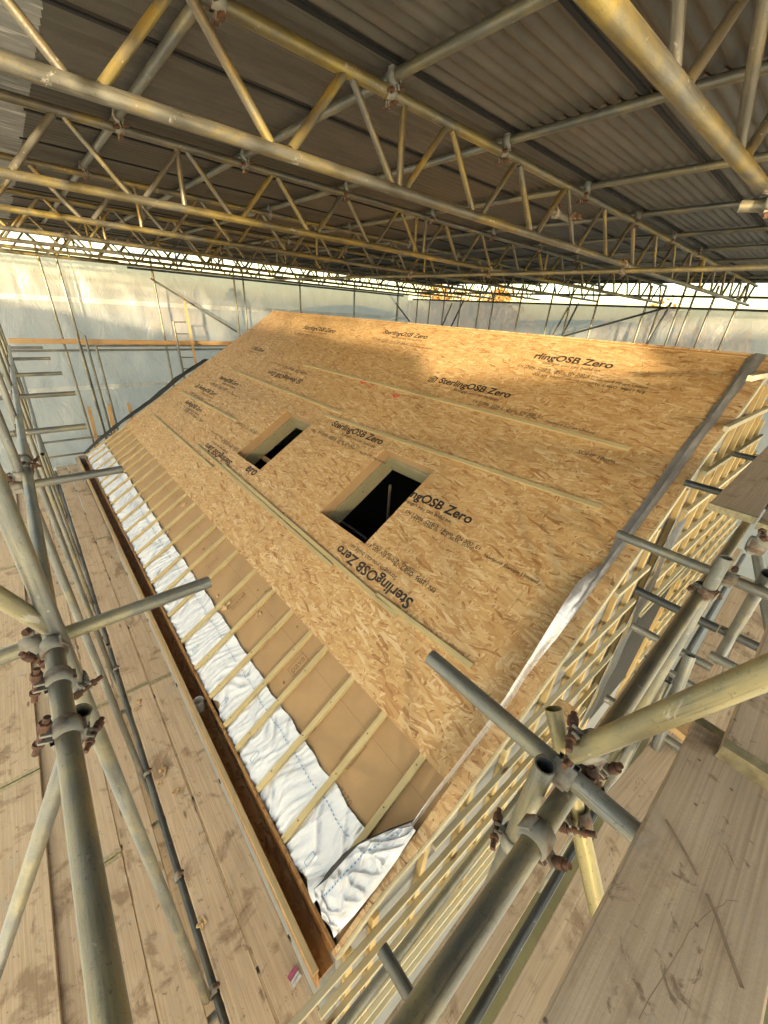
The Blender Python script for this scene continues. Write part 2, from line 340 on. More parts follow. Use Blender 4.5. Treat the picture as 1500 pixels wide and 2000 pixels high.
# fibre board, liners of the openings, rafters
MB().box((-L,-.005,-.11),(.02,1.4,-.05)).build('insulation_board','wood fibre board',house,ROOF)
m=MB()
m.box((-L,.87,-.0502),(.02,.873,-.0492)); m.build('board_joint','stamp ink',house,ROOF)
for k,(a,b,c,d) in enumerate(OPEN):
    fr=MB(); h0,h1=-.0165,-.15
    for bb in (((a-.03,c-.03,h1),(a,d+.03,h0)),((b,c-.03,h1),(b+.03,d+.03,h0)),((a,c-.03,h1),(b,c,h0)),((a,d,h1),(b,d+.03,h0))): fr.box(*bb)
    fr.build('opening_liner','wood fibre board',house,ROOF)
    ledge=MB()
    ins=.03
    ledge.box((a-.05,c-.03,-.345),(a+ins,d+.03,-.1515)); ledge.build('trimmer','trimmer timber',house,ROOF)
    MB().box((a+ins,d-.05,-.345),(b+.03,d+.1,-.1515)).build('trimmer','trimmer timber',house,ROOF)
    MB().box((b,c-.03,-.345),(b+.05,d-.05,-.1515)).build('trimmer','trimmer timber',house,ROOF)
    MB().box((a+ins,c-.08,-.345),(b,c-.001,-.1515)).build('trimmer','trimmer timber',house,ROOF)
p=MB().box((-5.1,2.2,-.75),(-4.2,2.27,-.6)).build('attic_strut','trimmer timber',house,ROOF@Matrix.Translation((0,0,-.1)))
MB().box((-5.28,2.30,-.40),(-4.46,2.37,-.33)).build('attic_brace','fresh timber',house,ROOF)
MB().cyl((-2.55,2.6,.2),(-2.55,2.6,1.35),.02).build('attic_prop','bark',house)
inner=MB(); inner.box((-L+.05,.2,-.6),(-.1,9.5,-.55)); inner.build('attic_floor','painted dark interior',house)
MB().box((-L,0,-.016),(.1,5.80,.0)).build('rear_roof_slope','strand board trim',house,Matrix.Translation((0,2*S*CA,0))@Matrix.Rotation(math.pi-AL,4,'X')@Matrix.Translation((0,0,0)))
MB().box((-L,-.2,-6),(-L+.1,9.7,-.05)).box((-L,9.5,-6),(0,9.7,-.1)).box((-L,.02,-6),(.0,.12,-.12)).build('outer_wall','grey wall membrane',house)
MB().prism([(-.0,-.5),(9.7,-.5),(4.87,3.05)],-.03,.0).build('far_gable','grey wall membrane',house,Matrix(((0,0,1,-L+.04),(1,0,0,0),(0,1,0,0),(0,0,0,1))))
MB().box((-L-.03,S-.03,-.02),(.0,S+.02,.012)).build('ridge_trim','fresh timber',house,ROOF)
# counter battens at the eaves
CBX=[-.22,-.63,-1.04,-1.44,-1.70,-2.06,-2.47,-2.92,-3.42,-3.84,-4.19,-4.6,-5.02,-5.41,-5.77,-6.17,-6.54,-6.97,-7.37,-7.77,-8.12,-8.47,-8.82,-9.27,-9.62,-9.93]
for k,x in enumerate(CBX):
    s0=.16 if k==0 else -.012
    o=MB().box((0,-.024,0),(S1+.045+rnd.uniform(0,.02)-s0,.024,.034)).build('counter_batten','treated batten',house,ROOF@Matrix.Translation((x,s0,-.049))@Matrix.Rotation(math.pi/2+rnd.uniform(-.006,.006),4,'Z'),bevel=.002)
    for yy in (.13,.5,.86):
        xx=yy+rnd.uniform(-.05,.05); zz=rnd.uniform(-.008,.008); MB().cyl((xx,zz,.033),(xx,zz,.0362),.005,8).build('nail_head','nail rust',o,world(o))
# white membrane under the battens, wrinkled
def fn(u,v):
    x=-.20+u*(-9.78); sm=.47+.025*mn.noise(Vector((x*1.7,0,3)))+.02*mn.noise(Vector((x*6,1,3)))
    s=-.02+v*(sm+.02); lowrag=.05*max(0,mn.noise(Vector((x*2.3,8,0))))+.02*mn.noise(Vector((x*9,4,0)))
    s+=max(0,lowrag)*(1-v)**3*2
    near=min(abs(x-c) for c in CBX); lift=min(1,near/.06)
    q=x+.12*mn.noise(Vector((x*3,s*3,9))); w=.6*(1-abs(mn.noise(Vector((q*8+s*3.5,s*.8,1)))))**6+.5*(1-abs(mn.noise(Vector((q*17-s*4,s*1.0,5)))))**6+.3*mn.noise(Vector((x*5,s*3,5)))
    edge=.012*max(0,v-.85)/.15*(.5+mn.noise(Vector((x*5,2,2))))
    return (x,s,-.0475+lift*(.003+.029*max(0,w))+max(0,edge)*lift)
mem=MB().grid(900,30,fn).build('eaves_membrane','membrane',house,ROOF)
d=MB()
for k in range(300):
    x=-.3-k*.032; u=(x+.20)/-9.78
    if min(abs(x-c) for c in CBX)<.035: continue
    for sd in (.365,):
        p=[Vector(fn((xx+.20)/-9.78,(sd+dd)/.48))+Vector((0,0,.0065)) for xx,dd in ((x,0),(x-.017,0),(x-.017,.006),(x,.006))]
        d.add(p,[(3,2,1,0)])
d.build('dashed_line','blue ink',mem,ROOF)
d=MB()
for x0 in (-.42,-1.27,-1.9,-2.7,-3.6):
    z=.0
    for seg in (((0,.05),(.03,.05)),((.03,.05),(.03,.13)),((.03,.13),(.0,.13)),((0,.13),(0,.05))):
        (a,b),(c,e)=seg
        A=Vector((x0+a,b,-.020));B=Vector((x0+c,e,-.020)); d.cyl(A,B,.0018,5)
d.build('printed_mark','blue ink',mem,ROOF)
# folded-up membrane corner by the verge
def lerp(pts,u):
    k=min(len(pts)-2,int(u*(len(pts)-1))); t=u*(len(pts)-1)-k; return pts[k]*(1-t)+pts[k+1]*t
up=[onroof(*q) for q in ((612,1738,.03),(640,1716,.085),(668,1684,.10),(700,1650,.10),(750,1626,.10),(803,1606,.085))]
lo=[onroof(*q) for q in ((648,1815,.015),(652,1832,.02),(690,1790,.035),(735,1735,.045),(775,1680,.05),(812,1622,.06))]
def flap(u,v):
    p=lerp(up,u)*(1-v)+lerp(lo,u)*v
    w=1.1*(1-abs(mn.noise(Vector((u*4+v*1.6,v*.9,7)))))**4-.5+.8*(1-abs(mn.noise(Vector((u*9-v*2,v*1.5,2)))))**5+.15*mn.noise(Vector((u*14,v*5,4)))
    crown=.035*math.sin(math.pi*v)
    return Vector((p.x,p.y,p.z+crown*.5+.030*w*min(1,6*v)*min(1,5*(1-v))))
fl=MB().grid(140,70,flap).build('folded_membrane','membrane',house,ROOF)
d=MB()
for k in range(24):
    u0=.12+k*.036
    if u0>.97: break
    p=[flap(a,b)+Vector((0,0,.007)) for a,b in ((u0,.24),(u0+.018,.24),(u0+.018,.275),(u0,.275))]; d.add(p,[(0,1,2,3),(3,2,1,0)])
d.build('dashed_line','blue ink',fl,ROOF)
def hem(u,v):
    a=lerp(up,u); wd=(.062 if u<.35 else .062-.042*min(1,(u-.35)/.3))*(.35+.65*min(1,u*6))
    return Vector((a.x-wd*v*.85,a.y+wd*v*.5,(a.z+.002)*(1-v)+max(-.03,a.z-.10)*v))
MB().grid(40,8,hem).build('membrane_hem','black membrane',house,ROOF)
crv=[onroof(*q) for q in ((600,1720,-.03),(618,1712,-.01),(632,1712,.0),(640,1722,.02))]
def tip(u,v):
    a=lerp(crv,u); b=onroof(612,1765,.0)*(1-u)+onroof(628,1745,.03)*u
    return a*(1-v)+b*v+Vector((0,0,.02*math.sin(math.pi*v)))
MB().grid(14,8,tip).build('membrane_corner','membrane',house,ROOF)
# verge: strand board strip, foil over the edge
fRpx=[(634,1862),(655,1835),(706,1741),(765,1656),(800,1640-18),(840,1570),(876,1525),(920,1470),(954,1428),(1000,1368),(1030,1320),(1060,1280),(1090,1244),(1128,1194),(1158,1152),(1215,1075),(1273,997),(1313,943),(1350,892),(1373,857),(1393,833),(1425,787),(1458,747),(1497,697)]
bRpx=[(655,1866),(677,1837),(733,1755),(797,1680),(850,1630),(892,1564),(928,1520),(952,1488),(990,1438),(1008,1408),(1040,1360),(1086,1302),(1120,1250),(1154,1206),(1192,1152),(1250,1070),(1305,993),(1343,938),(1370,897),(1405,852),(1437,812),(1480,755),(1500,723)]
fLpx=[(700,1800),(790,1640),(860,1548),(940,1440),(990,1370),(1040,1290),(1080,1225),(1100,1190),(1130,1140),(1180,1100),(1205,1045),(1235,1008),(1265,967),(1285,937),(1317,892),(1350,848),(1377,820),(1392,793),(1408,778),(1430,745),(1445,720),(1462,695)]
def poly_s(px,h):
    pts=sorted([(p.y,p.x) for p in (onroof(a,b,h) for a,b in px)]); return pts
def ip(pts,s):
    if s<=pts[0][0]: return pts[0][1]
    for (a,x),(b,y) in zip(pts,pts[1:]):
        if a<=s<=b: return x+(y-x)*(s-a)/max(1e-6,b-a)
    return pts[-1][1]
FR=poly_s(fRpx,.022); BR=poly_s(bRpx,.022); FL=poly_s(fLpx,.012)
SS=[-.03+.145*k for k in range(41)]; SS[-1]=5.79
def sm(pts,s): return sum(ip(pts,s+d) for d in (-.2,-.1,0,.1,.2))/5
def strip(pts,t0,t1,name,m,lbl=None):
    b=MB(); n=len(pts); vs=[]; fs=[(3,2,1,0),(4*n-4,4*n-3,4*n-2,4*n-1)]
    for s,a,c in pts: vs+=[(a,s,t0),(c,s,t0),(c,s,t1),(a,s,t1)]
    for k in range(n-1):
        for q in range(4): fs.append((4*k+q,4*k+(q+1)%4,4*k+4+(q+1)%4,4*k+4+q))
    return H(b.add(vs,fs).build(name,m,house,ROOF),lbl)
strip([(s,.033,sm(BR,s)) for s in SS],-.04,.022,'verge_board','strand board trim')
strip([(s,sm(BR,s)+.0015,sm(BR,s)+.015) for s in SS],-.06,.014,'verge_batten','gable batten')
def foilfn(u,v):
    s=.05+u*5.74; xr=ip(FR,s); xl=min(ip(FL,s),xr-.006); x=xl+(xr-xl)*v
    lift=.006+.03*max(0,1-s/2.8); h=lift*max(0,1-2.2*abs(v-.42))
    base=.004 if x<.03 else .0255
    k=min(1,max(0,(3.1-s)/.7))*min(1,max(0,(s-.5)/.5)); base=base*(1-k)+k*(.028+.085*(1-v)**1.2)
    h+=.007*mn.noise(Vector((x*14,s*4,0)))+.004*mn.noise(Vector((x*40,s*14,3)))
    return (x,s,base+max(h,0))
foilo=MB().grid(260,14,foilfn).build('verge_foil','foil',house,ROOF)
# black upstand on the far verge
blk=[(166,888,.0),(200,858,.0),(240,826,.0),(300,784,.0),(350,742,.0),(408,702,.0)]; blo=[(163,884,0),(194,854,0),(234,822,0),(294,778,0),(343,736,0),(396,702,0)]
Bk=[onx(a,b,-10.0) for a,b,_ in blk]; Bl=[onx(a,b,-10.06) for a,b,_ in blo]
MB().grid(40,6,lambda u,v:(lerp(Bk,u)*(1-v)+lerp(Bl,u)*v)+Vector((.02*mn.noise(Vector((u*12,v*2,0))),0,.012*math.sin(math.pi*v)+.02*mn.noise(Vector((u*16,v,5)))))).build('verge_membrane','black membrane',house)
# eaves box gutter
MB().box((-L-.02,-.018,-.27),(.03,0,-.012)).build('fascia_board','shaded gutter strand board',house)
MB().box((-L-.02,-.125,-.245),(.03,-.0185,-.228)).build('gutter_floor','shaded gutter strand board',house)
MB().box((-L-.02,-.145,-.33),(.03,-.1255,-.0505)).build('gutter_upstand','shaded gutter strand board',house)
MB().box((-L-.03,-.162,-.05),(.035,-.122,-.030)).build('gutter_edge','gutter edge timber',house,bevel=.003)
MB().box((-L-.02,-.125,-.24),(-L+0.0,-.0185,-.03)).build('gutter_end','shaded gutter strand board',house)
MB().cyl((-2.16,-.075,-.24),(-2.16,-.075,-.10),.045,20,False).cyl((-2.16,-.075,-.10),(-2.16,-.075,-.235),.040,20,False,.036).add([(-2.16+r*math.cos(k*math.pi/10),-.075+r*math.sin(k*math.pi/10),-.10) for r in (.045,.040) for k in range(20)],[(k,(k+1)%20,(k+1)%20+20,k+20) for k in range(20)]).build('drain_outlet','white plastic',house)
# gable wall with its battens
nrm=math.hypot(.031,1); GW=Matrix(((.031/nrm,0,1/nrm,.05),(1/nrm,0,-.031/nrm,0),(0,1,0,0),(0,0,0,1)))
gp=[(-.02,-6),(9.7,-6),(9.7,-.2),(4.885,2.98),(-.02,-.1)]
MB().prism(gp,-.06,0).build('gable_wall','grey wall membrane',house,GW)
def top(y): return (y*SA/CA if y<4.88 else (9.76-y)*SA/CA)-.05
for k in range(24):
    y=.05 if k==0 else .24+.4*(k-1)
    if y>9.3: break
    if 3.95<y<5.4: z0=.55
    else: z0=-2.6
    MB().box((0,-.024,.0015),(top(y)-.03-z0,.024,.044)).build('counter_batten','gable counter batten',house,GW@Matrix.Translation((y,z0,0))@Matrix.Rotation(math.pi/2,4,'Z'),bevel=.002)
rows=0
for k in range(15):
    z=.31+.385*(k-7)
    y0=max(-.26 if z<0 else (z+.10)*CA/SA,-.26); y1=9.5 if z<0 else 9.7-(z+.12)*CA/SA
    for (a,b) in (((y0+rnd.uniform(-.02,.04) if z>0 else y0+rnd.uniform(-.12,.1)),min(y1,3.25+rnd.uniform(-.12,.05))),((3.62 if z>1.7 else 5.45 if z<.5 else 3.6+rnd.uniform(0,.1)),y1)):
        if b-a<.15: continue
        MB().box((0,-.021,.0445),(b-a,.021,.080)).build('wall_batten','gable batten',house,GW@Matrix.Translation((a,z+rnd.uniform(-.01,.01),0))@Matrix.Rotation(rnd.uniform(-.004,.004),4,'Z'),bevel=.002)
MB().grid(30,6,lambda u,v:(3.30+.30*v+.02*mn.noise(Vector((u*6,v,0))),-.9+2.75*u,(.088+.02*mn.noise(Vector((u*8,v*3,4)))))).build('window_flashing','dark foil',house,GW)
MB().box((3.95,-1.6,.001),(5.35,.5,.012)).build('window_dark_panel','painted dark interior',house,GW)  # near-black panel on the wall; the window's unlit depth is painted
MB().box((3.85,.5,.001),(5.45,.56,.07)).build('window_head','trimmer timber',house,GW)
# ---- printing on the boards
ink=M['black ink']; nt=ink.node_tree; g=G(nt); b=[n for n in nt.nodes if n.type=='BSDF_PRINCIPLED'][0]
nt.links.new(g.ramp(g.noise(g.coord(),140,3,.7),(.30,.55),(.50,.97)),b.inputs['Alpha'])
def text(body,width,mx,m,parent,name='printed_lettering',bold=.010,shear=0.,outline=None):
    c=bpy.data.curves.new(name,'FONT'); c.body=body; c.size=1; c.offset=bold; c.shear=shear; c.resolution_u=3
    if outline: c.fill_mode='NONE'; c.bevel_depth=outline; c.bevel_resolution=0; c.offset=0
    o=bpy.data.objects.new(name,c); COL.objects.link(o); bpy.context.view_layer.update()
    me=bpy.data.meshes.new_from_object(o.evaluated_get(bpy.context.evaluated_depsgraph_get())); bpy.data.objects.remove(o)
    xs=[v.co.x for v in me.vertices]; w=max(xs)-min(xs); x0=min(xs); k=width/w
    for v in me.vertices: v.co=((v.co.x-x0)*k,v.co.y*k,v.co.z*k)
    me.materials.clear(); me.materials.append(M[m]); 
    return MB().build(name,None,parent,mx,me)
def at(x,s,rot=0,h=.0022): return ROOF@Matrix.Translation((x,s,h))@Matrix.Rotation(rot,4,'Z')
def logo(x,s,rot,sz=.13):
    mb=MB(); P=[(0,.0),(.5,-.08),(1,0),(1,.75),(.5,1.0),(0,.75)]; I=[(.14,.1),(.5,.04),(.86,.1),(.86,.68),(.5,.86),(.14,.68)]
    mb.add([(a*sz,b_*sz,0) for a,b_ in P]+[(a*sz,b_*sz,0) for a,b_ in I],[(k,(k+1)%6,(k+1)%6+6,k+6) for k in range(6)])
    for a,b_,c,d in ((.25,.55,.75,.66),(.25,.35,.38,.55),(.25,.33,.75,.44),(.62,.2,.75,.35),(.25,.14,.75,.25)): mb.add([(a*sz,b_*sz,0),(c*sz,b_*sz,0),(c*sz,d*sz,0),(a*sz,d*sz,0)],[(0,1,2,3)])
    mb.build('printed_emblem','black ink',house,at(x,s,rot))
FINE='EN 13986  OSB/3  18mm  EN 300  E1'
FINE2='Norbord Europe Limited'
def stamp(x,s,rot=0,full='SterlingOSB Zero',w=1.12,tl='Strength you can build on',tx=.34,tw=.72,fine=True,fx=-.1,lg=False):
    r=Matrix.Rotation(rot,2); 
    def o(a,b_): v=r@Vector((a,b_)); return x+v.x,s+v.y
    text(full,w,at(*o(0,0),rot),'black ink',house,bold=.026)
    text(tl,tw,at(*o(tx,-.085),rot),'black ink',house,bold=.004)
    if fine:
        text(FINE,.95,at(*o(fx,-.20),rot),'black ink',house,bold=.004); text('VTT-C-10260-15   4x2  30.5K  SOHP',.8,at(*o(fx+.1,-.235),rot),'black ink',house,bold=.003)
        text(FINE2,.52,at(*o(fx+1.02,-.235),rot),'black ink',house,bold=.004)
    if lg: logo(*o(-.19,-.02),rot)
PI=math.pi
stamp(-4.05,3.225,R_(1)); 
stamp(-1.945,2.775,R_(2),'ngOSB Zero',.80,'rength you can build on',.0,.62,fx=.1)
stamp(-1.06,1.885,PI,'SterlingOSB Zero',1.13,tx=.30)
stamp(-3.03,4.545,0,'SterlingOSB Zero',1.15,lg=True,fx=.75)
stamp(-2.04,5.325,0,'rlingOSB Zero',.97,tx=.16)
stamp(-5.95,3.86,PI,lg=True,fine=True)
stamp(-5.17,1.90,PI,fine=True)
stamp(-7.75,5.27,0,w=1.25); stamp(-9.65+1.0,1.98+.33,0,w=1.0,fine=False)
stamp(-8.75,4.30,0,'OSB Zero',.62,fine=False,tx=.0,tw=.5); stamp(-8.52,3.22,0,w=1.0); stamp(-8.86,2.78,0,w=.98,lg=True,fine=True)
text('ero',.30,at(-4.74,1.915,0),'black ink',house,bold=.026)
stamp(-5.15,5.44,0,w=1.1,fine=True)
text('EN 13986  OSB/3  Norbord Europe Limited  EN 300',1.25,at(-.6,5.05,PI),'black ink',house,bold=.004)
text('SOHP 18mm',.35,at(-.75,4.02,0),'black ink',house,bold=.004)
text('EN 300  VTT-C-10260-15  OSB/3',1.1,at(-5.4,2.55,PI),'black ink',house,bold=.004)
text('EN 300  VTT-C-10260-15  OSB/3',1.1,at(-8.3,2.15,0),'black ink',house,bold=.004)
d=MB()
for x,s,w in ((-4.42,4.17,.14),(-4.12,4.12,.05),(-3.55,4.08,.13)): 
    d.grid(8,3,lambda u,v:(x+w*u,s+.035*v+.02*math.sin(u*9),.0022))
d.build('spray_mark','red paint',house,ROOF)
text('rotect',1.05,ROOF@Matrix.Translation((.085,1.45,.088))@Matrix.Rotation(R_(30),4,'Y')@Matrix.Rotation(PI/2,4,'Z'),'faded ink',house,outline=.0016)
for k,(x,s) in enumerate(((-.62,.62),(-2.75,.62),(-3.6,.66),(-1.55,.7))): 
    a=ROOF@Matrix.Translation((x,s,-.0482))@Matrix.Rotation(PI/2,4,'Z'); text('pava',.16,a,'stamp ink',house,bold=.004)
    fr=MB()
    for q in (((-.02,-.03),(.18,-.026)),((-.02,.07),(.18,.074)),((-.02,-.03),(-.016,.074)),((.176,-.03),(.18,.074))): fr.box((q[0][0],q[0][1],0),(q[1][0],q[1][1],.0008))
    fr.build('stamp_frame','stamp ink',house,a)
text('0212',.13,ROOF@Matrix.Translation((-.42,.5,-.0482))@Matrix.Rotation(PI,4,'Z'),'stamp ink',house,bold=.004)
text('SterlingOSB Zero',1.15,Matrix.Translation((-1.35,-.0188,-.17))@Matrix.Rotation(PI,4,'Z')@Matrix.Rotation(PI/2,4,'X')@Matrix.Rotation(PI,4,'X')@Matrix.Rotation(PI,4,'Z') if False else Matrix(((-1,0,0,-1.25),(0,0,-1,-.0195),(0,-1,0,-.07),(0,0,0,1))),'black ink',house,bold=.026)
text('SterlingOSB Zero',1.15,Matrix(((-1,0,0,-4.7),(0,0,-1,-.0195),(0,-1,0,-.07),(0,0,0,1))),'black ink',house,bold=.026)
# ---- loose battens lying on the roof
def loose(q0,q1,label,w=.046,t=.022,m='treated batten'):
    a=onroof(*q0);b=onroof(*q1); d=(b-a); 
    o=MB().box((0,-w/2,0),(d.length,w/2,t)).build('loose_batten',m,None,ROOF@Matrix.Translation((a.x,a.y,.0035))@Matrix.Rotation(math.atan2(d.y,d.x),4,'Z'),bevel=.002)
    return tag(o,label,'batten')
loose((595,713),(1230,879),'long loose batten lying across the roof highest up, nearest the ridge')
loose((636,812),(1175,994),'loose batten lying just above the larger skylight hole, ending toward the foil')
loose((456,724),(668,808),'loose batten above the smaller skylight hole, its lower end overlapping another')
loose((355,766),(463,823),'short loose batten on the roof left of the smaller skylight hole')
loose((300,812),(414,914),'loose batten by the far verge with dark end, lowest on the left')
loose((385,870),(648,1107),'loose batten below the smaller skylight hole, beside a parallel twin')
loose((437,908),(776,1204),'long loose batten passing below both skylight holes toward upside-down lettering')
loose((736,1163),(922,1303),'loose batten below the larger skylight hole, reaching furthest to the right')
# ---- small loose things
def blob(name,P,sz,m,label,cat,flat=.4,seed=0,group=None):
    b=MB(); rr=random.Random(seed); 
    for k in range(6):
        a=rr.uniform(0,6.28); c=Vector((math.cos(a)*sz*rr.uniform(0,.7),math.sin(a)*sz*rr.uniform(0,.7),sz*flat*rr.uniform(.1,.6)))
        t=rr.uniform(0,3.14); u=Vector((math.cos(t),math.sin(t),rr.uniform(-.4,.4)))*sz*rr.uniform(.3,.7); w=Vector((-math.sin(t),math.cos(t),rr.uniform(-.3,.5)))*sz*.22
        up_=Vector((0,0,sz*.1)); b.add([c-u-w,c+u-w,c+u+w+up_,c-u+w,c-u-w-up_,c+u-w-up_,c+u+w,c-u+w-up_],[(0,1,2,3),(7,6,5,4),(0,4,5,1),(1,5,6,2),(2,6,7,3),(3,7,4,0)])
    o=b.build(name,m,None,P if isinstance(P,Matrix) else Matrix.Translation(P)); return tag(o,label,cat,group)
# ------------------------------------------------------------------ scaffold boards
def plank(p,q,w,label,t=.038,group=None,m='scaffold plank',bands=True,name='scaffold_board',tilt=0):
    p=Vector(p);q=Vector(q); mx=xframe(p,q)@Matrix.Rotation(tilt,4,'X'); Ln=(q-p).length
    o=MB().box((0,-w/2,-t),(Ln,w/2,0)).build(name,m,None,mx,bevel=.004); tag(o,label,'scaffold board',group)
    if bands:
        for x in (0,Ln):
            s=1 if x==0 else -1
            b=MB(); a,c=(x-s*.0015,x+s*.028)
            b.box((min(a,c),-w/2-.0012,-t-.0012),(max(a,c),w/2+.0012,-t)); b.box((min(a,c),-w/2-.0012,-.0002),(max(a,c),w/2+.0012,.0012))
            a,c=(x-s*.0015,x-s*.0002); b.box((min(a,c),-w/2-.0012,-t),(max(a,c),w/2+.0012,0)); b.build('end_band','band steel',o,mx)
    return o
ZD=-.6
lanes=[(-.2525,'against the box gutter'),(-.482,'second from the box gutter'),(-.795,'just outside the row of standards'),(-1.022,'second outside the standards'),(-1.245,'third outside the standards')]
cuts=[[1.2,-3.12,-6.9,-11.2],[1.2,-3.15,-7.1,-11.2],[1.2,-3.14,-6.4,-11.0],[1.2,-1.6,-5.5,-9.4,-11.2],[1.2,-2.4,-6.3,-11.2]]
NF=['near','middle','far','furthest']
for (y,nm),cs in zip(lanes,cuts):
    for k,(a,b) in enumerate(zip(cs,cs[1:])):
        dz=rnd.uniform(-.006,.006)+(.006 if k%2 else 0)
        plank((a-.004,y+rnd.uniform(-.002,.002),ZD+dz),(b+.004,y+rnd.uniform(-.002,.002),ZD+dz),.214-rnd.uniform(0,.005),f'{NF[k]} board of the lower left walkway, {nm}')
for k,(a,b) in enumerate(((1.2,-2.7),(-2.72,-6.6),(-6.62,-10.9))):
    plank((a,-1.483,ZD+.044),(b,-1.483,ZD+.044),.285,f'{NF[k]} outermost raised board at the left edge of the walkway')
for k in range(9):
    x=-.43-1.32*k
    tube((x+.08,-1.75,ZD-.075),(x+.08,-.13,ZD-.075),f'{ORD[k]} cross tube under the left walkway, counted from the near end')
for k in range(6):  # planks added under the walkway to keep its gaps dark
    plank((1.2,-.26-.25*k,-1.9),(-11.0,-.26-.25*k,-1.9),.245,f'{ORD[k]} plank added below the left walkway so its gaps look dark',bands=False)
# walkway along the gable
GZ=.4
for k,(x,y0,y1) in enumerate(((.56,-1.2,3.1),(.56,3.12,7.0),(.885,-1.4,1.9),(.885,2.1,6.1),(1.112,-1.4,2.7),(1.112,2.75,6.8),(1.34,-1.2,6.6))):
    pos=['closest to the battened gable','closest to the battened gable','just right of the dark ledger','just right of the dark ledger','second right of the dark ledger','second right of the dark ledger','at the right edge'][k]
    plank((x,y0,GZ),(x,y1,GZ),.218,f'{"near" if y0<0 else "far"} board of the lower gable walkway, {pos}')
tube((.715,-1.2,GZ-.03),(.715,6.9,GZ-.03),'dark ledger tube lying in the gap of the lower gable walkway',m='dark steel')
# upper boards at the right
o=plank((.862,-.62,2.40),(.889,.60,2.405),.208,'big dirty cracked scaffold board filling the lower right corner',tilt=R_(0))
crk=MB(); W=None
cp=[onz(a,b,2.4095) for a,b in ((1248,1990),(1268,1950),(1300,1900),(1330,1850),(1345,1820),(1375,1790),(1392,1775),(1412,1768),(1420,1758),(1440,1760))]
for a,b in zip(cp,cp[1:]):
    d=(b-a).normalized(); n=Vector((-d.y,d.x,0))*.0006; crk.add([a-n,b-n,b+n,a+n],[(0,1,2,3)])
crk.build('crack','scrape brown',o)
sc_=MB()
for q in (((1300,1600),(1330,1650),(1362,1710)),((1380,1745),(1400,1790),(1420,1850),(1450,1930))):
    pp=[onz(a,b,2.4085) for a,b in q]
    for a,b in zip(pp,pp[1:]):
        d=(b-a).normalized(); n=Vector((-d.y,d.x,0))*.0032; sc_.add([a-n,b-n,b+n,a+n],[(0,1,2,3)])
sc_.build('scrape_mark','scrape brown',o)
P0=onz(1392,1442,2.44); 
plank((.955,P0.y-.01,2.445),(.975,2.45,2.445),.23,'grey scaffold board with perforated pale end band, overlapping the big board')
plank((.565,2.37,2.39),(.585,6.0,2.39),.225,'pale scaffold board end jutting out at the right edge beside the gable battens')
plank((.80,2.3,2.39),(.83,6.0,2.39),.225,'upper gable board behind the pale jutting board, mostly out of frame')
plank(onz(1325,1400,1.55),onz(1402,1462,1.55),.16,'short fresh timber piece lying crosswise under the perforated board',m='fresh timber',bands=False,name='timber_offcut')
plank(onz(1322,1462,1.35),onz(1215,1600,1.35),.19,'narrow plank below the big board, its banded end showing')
plank((.155,1.95,.62),(.33,1.98,.62),.20,'short strand board scrap resting between gable battens and walkway',m='strand board trim',bands=False,name='board_scrap')
# ------------------------------------------------------------------ left scaffold tubes
YS=-.66
st=[(-.43,4.3,'nearest standard, thick in the left foreground'),(-2.15,4.2,'second standard of the left row, coupled to the second cross tube'),(-3.62,4.2,'third standard of the left row'),(-5.10,4.2,'fourth standard of the left row'),(-6.6,4.2,'fifth standard of the left row'),(-8.3,4.2,'sixth standard of the left row'),(-10.0,4.2,'last standard of the left row, furthest away')]
b0=onz(404,1952,-.62); b1=dep(48,1085,1.06); tube(b0,b1+(b1-b0)*.45,st[0][2]+', upright')
for x,zt,lb in st[1:]: tube((x,YS,-5.9),(x,YS,zt),lb+', upright',m='galvanised steel')
for k,x in enumerate((-1.6,-3.6,-5.7,-7.8,-9.9)):
    tube((x,-1.72,-5.9),(x,-1.72,4.1),f'{ORD[k]} outer upright beyond the left walkway, counted from the near end')
K=1.16
def SC(x,y,z): return T+(Vector((x,y,z))-T)*K
tube(SC(1.6,-.608,2.475),SC(-2.35,-.608,2.475),'thick guard rail tube running straight up the left foreground',m='mid steel')
tube(SC(-2.2,-.61,2.47),SC(-8.0,-.60,2.46),'far guard rail tube continuing behind the left standards')
tube((-5.0,-.60,1.6),(-10.6,-.60,1.6),'lower far guard rail behind the left standards')
TY=[(-.47,-.19,-1.25),(-1.74,-.22,-1.3),(-2.77,-.26,-1.4),(-4.05,-.19,-1.5),(-5.33,-.18,-1.5),(-6.75,-.19,-1.5),(-8.2,-.19,-1.5)]
for k,(x,y1,y0) in enumerate(TY):
    tube(SC(x,y0,2.42),SC(x,y1,2.42),['near cross tube at left pointing over the eaves membrane','second cross tube at left, its end over the white membrane','third cross tube at left, its end pointing at the black verge','fourth cross tube at left, in front of the lit sheeting','fifth cross tube at left, small against the lit sheeting','sixth cross tube at left, smaller again','last cross tube at left, just under the far guard board'][k])
A=dep(160,1388,1.06); Bq=dep(-30,1965,1.6); tube(A,Bq,'short open-ended brace hanging from the left guard rail, sloping down left')
A=dep(95,1225,1.16); Bq=dep(-60,1130,.98); tube(A,Bq,'yellowish brace entering from the left edge beside the near standard',m='yellowed sunlit steel')
tube((.6,-.615,ZD-.04),(-4.0,-.622,ZD-.04),'near ledger lying in the gap of the left walkway',m='dark steel')
tube((-4.1,-.622,ZD-.04),(-11.0,-.622,ZD-.04),'far ledger lying in the gap of the left walkway',m='dark steel')
tube(dep(-10,985,2.6),dep(26,940,2.9),'small brace by the left edge in front of the sheeting'); tube(dep(-15,905,2.6),dep(30,960,3.0),'second small brace crossing at the left edge of frame')
def pxy(P): c=CR@(P-T); return 750+F*c.x/c.z,1000+F*c.y/c.z
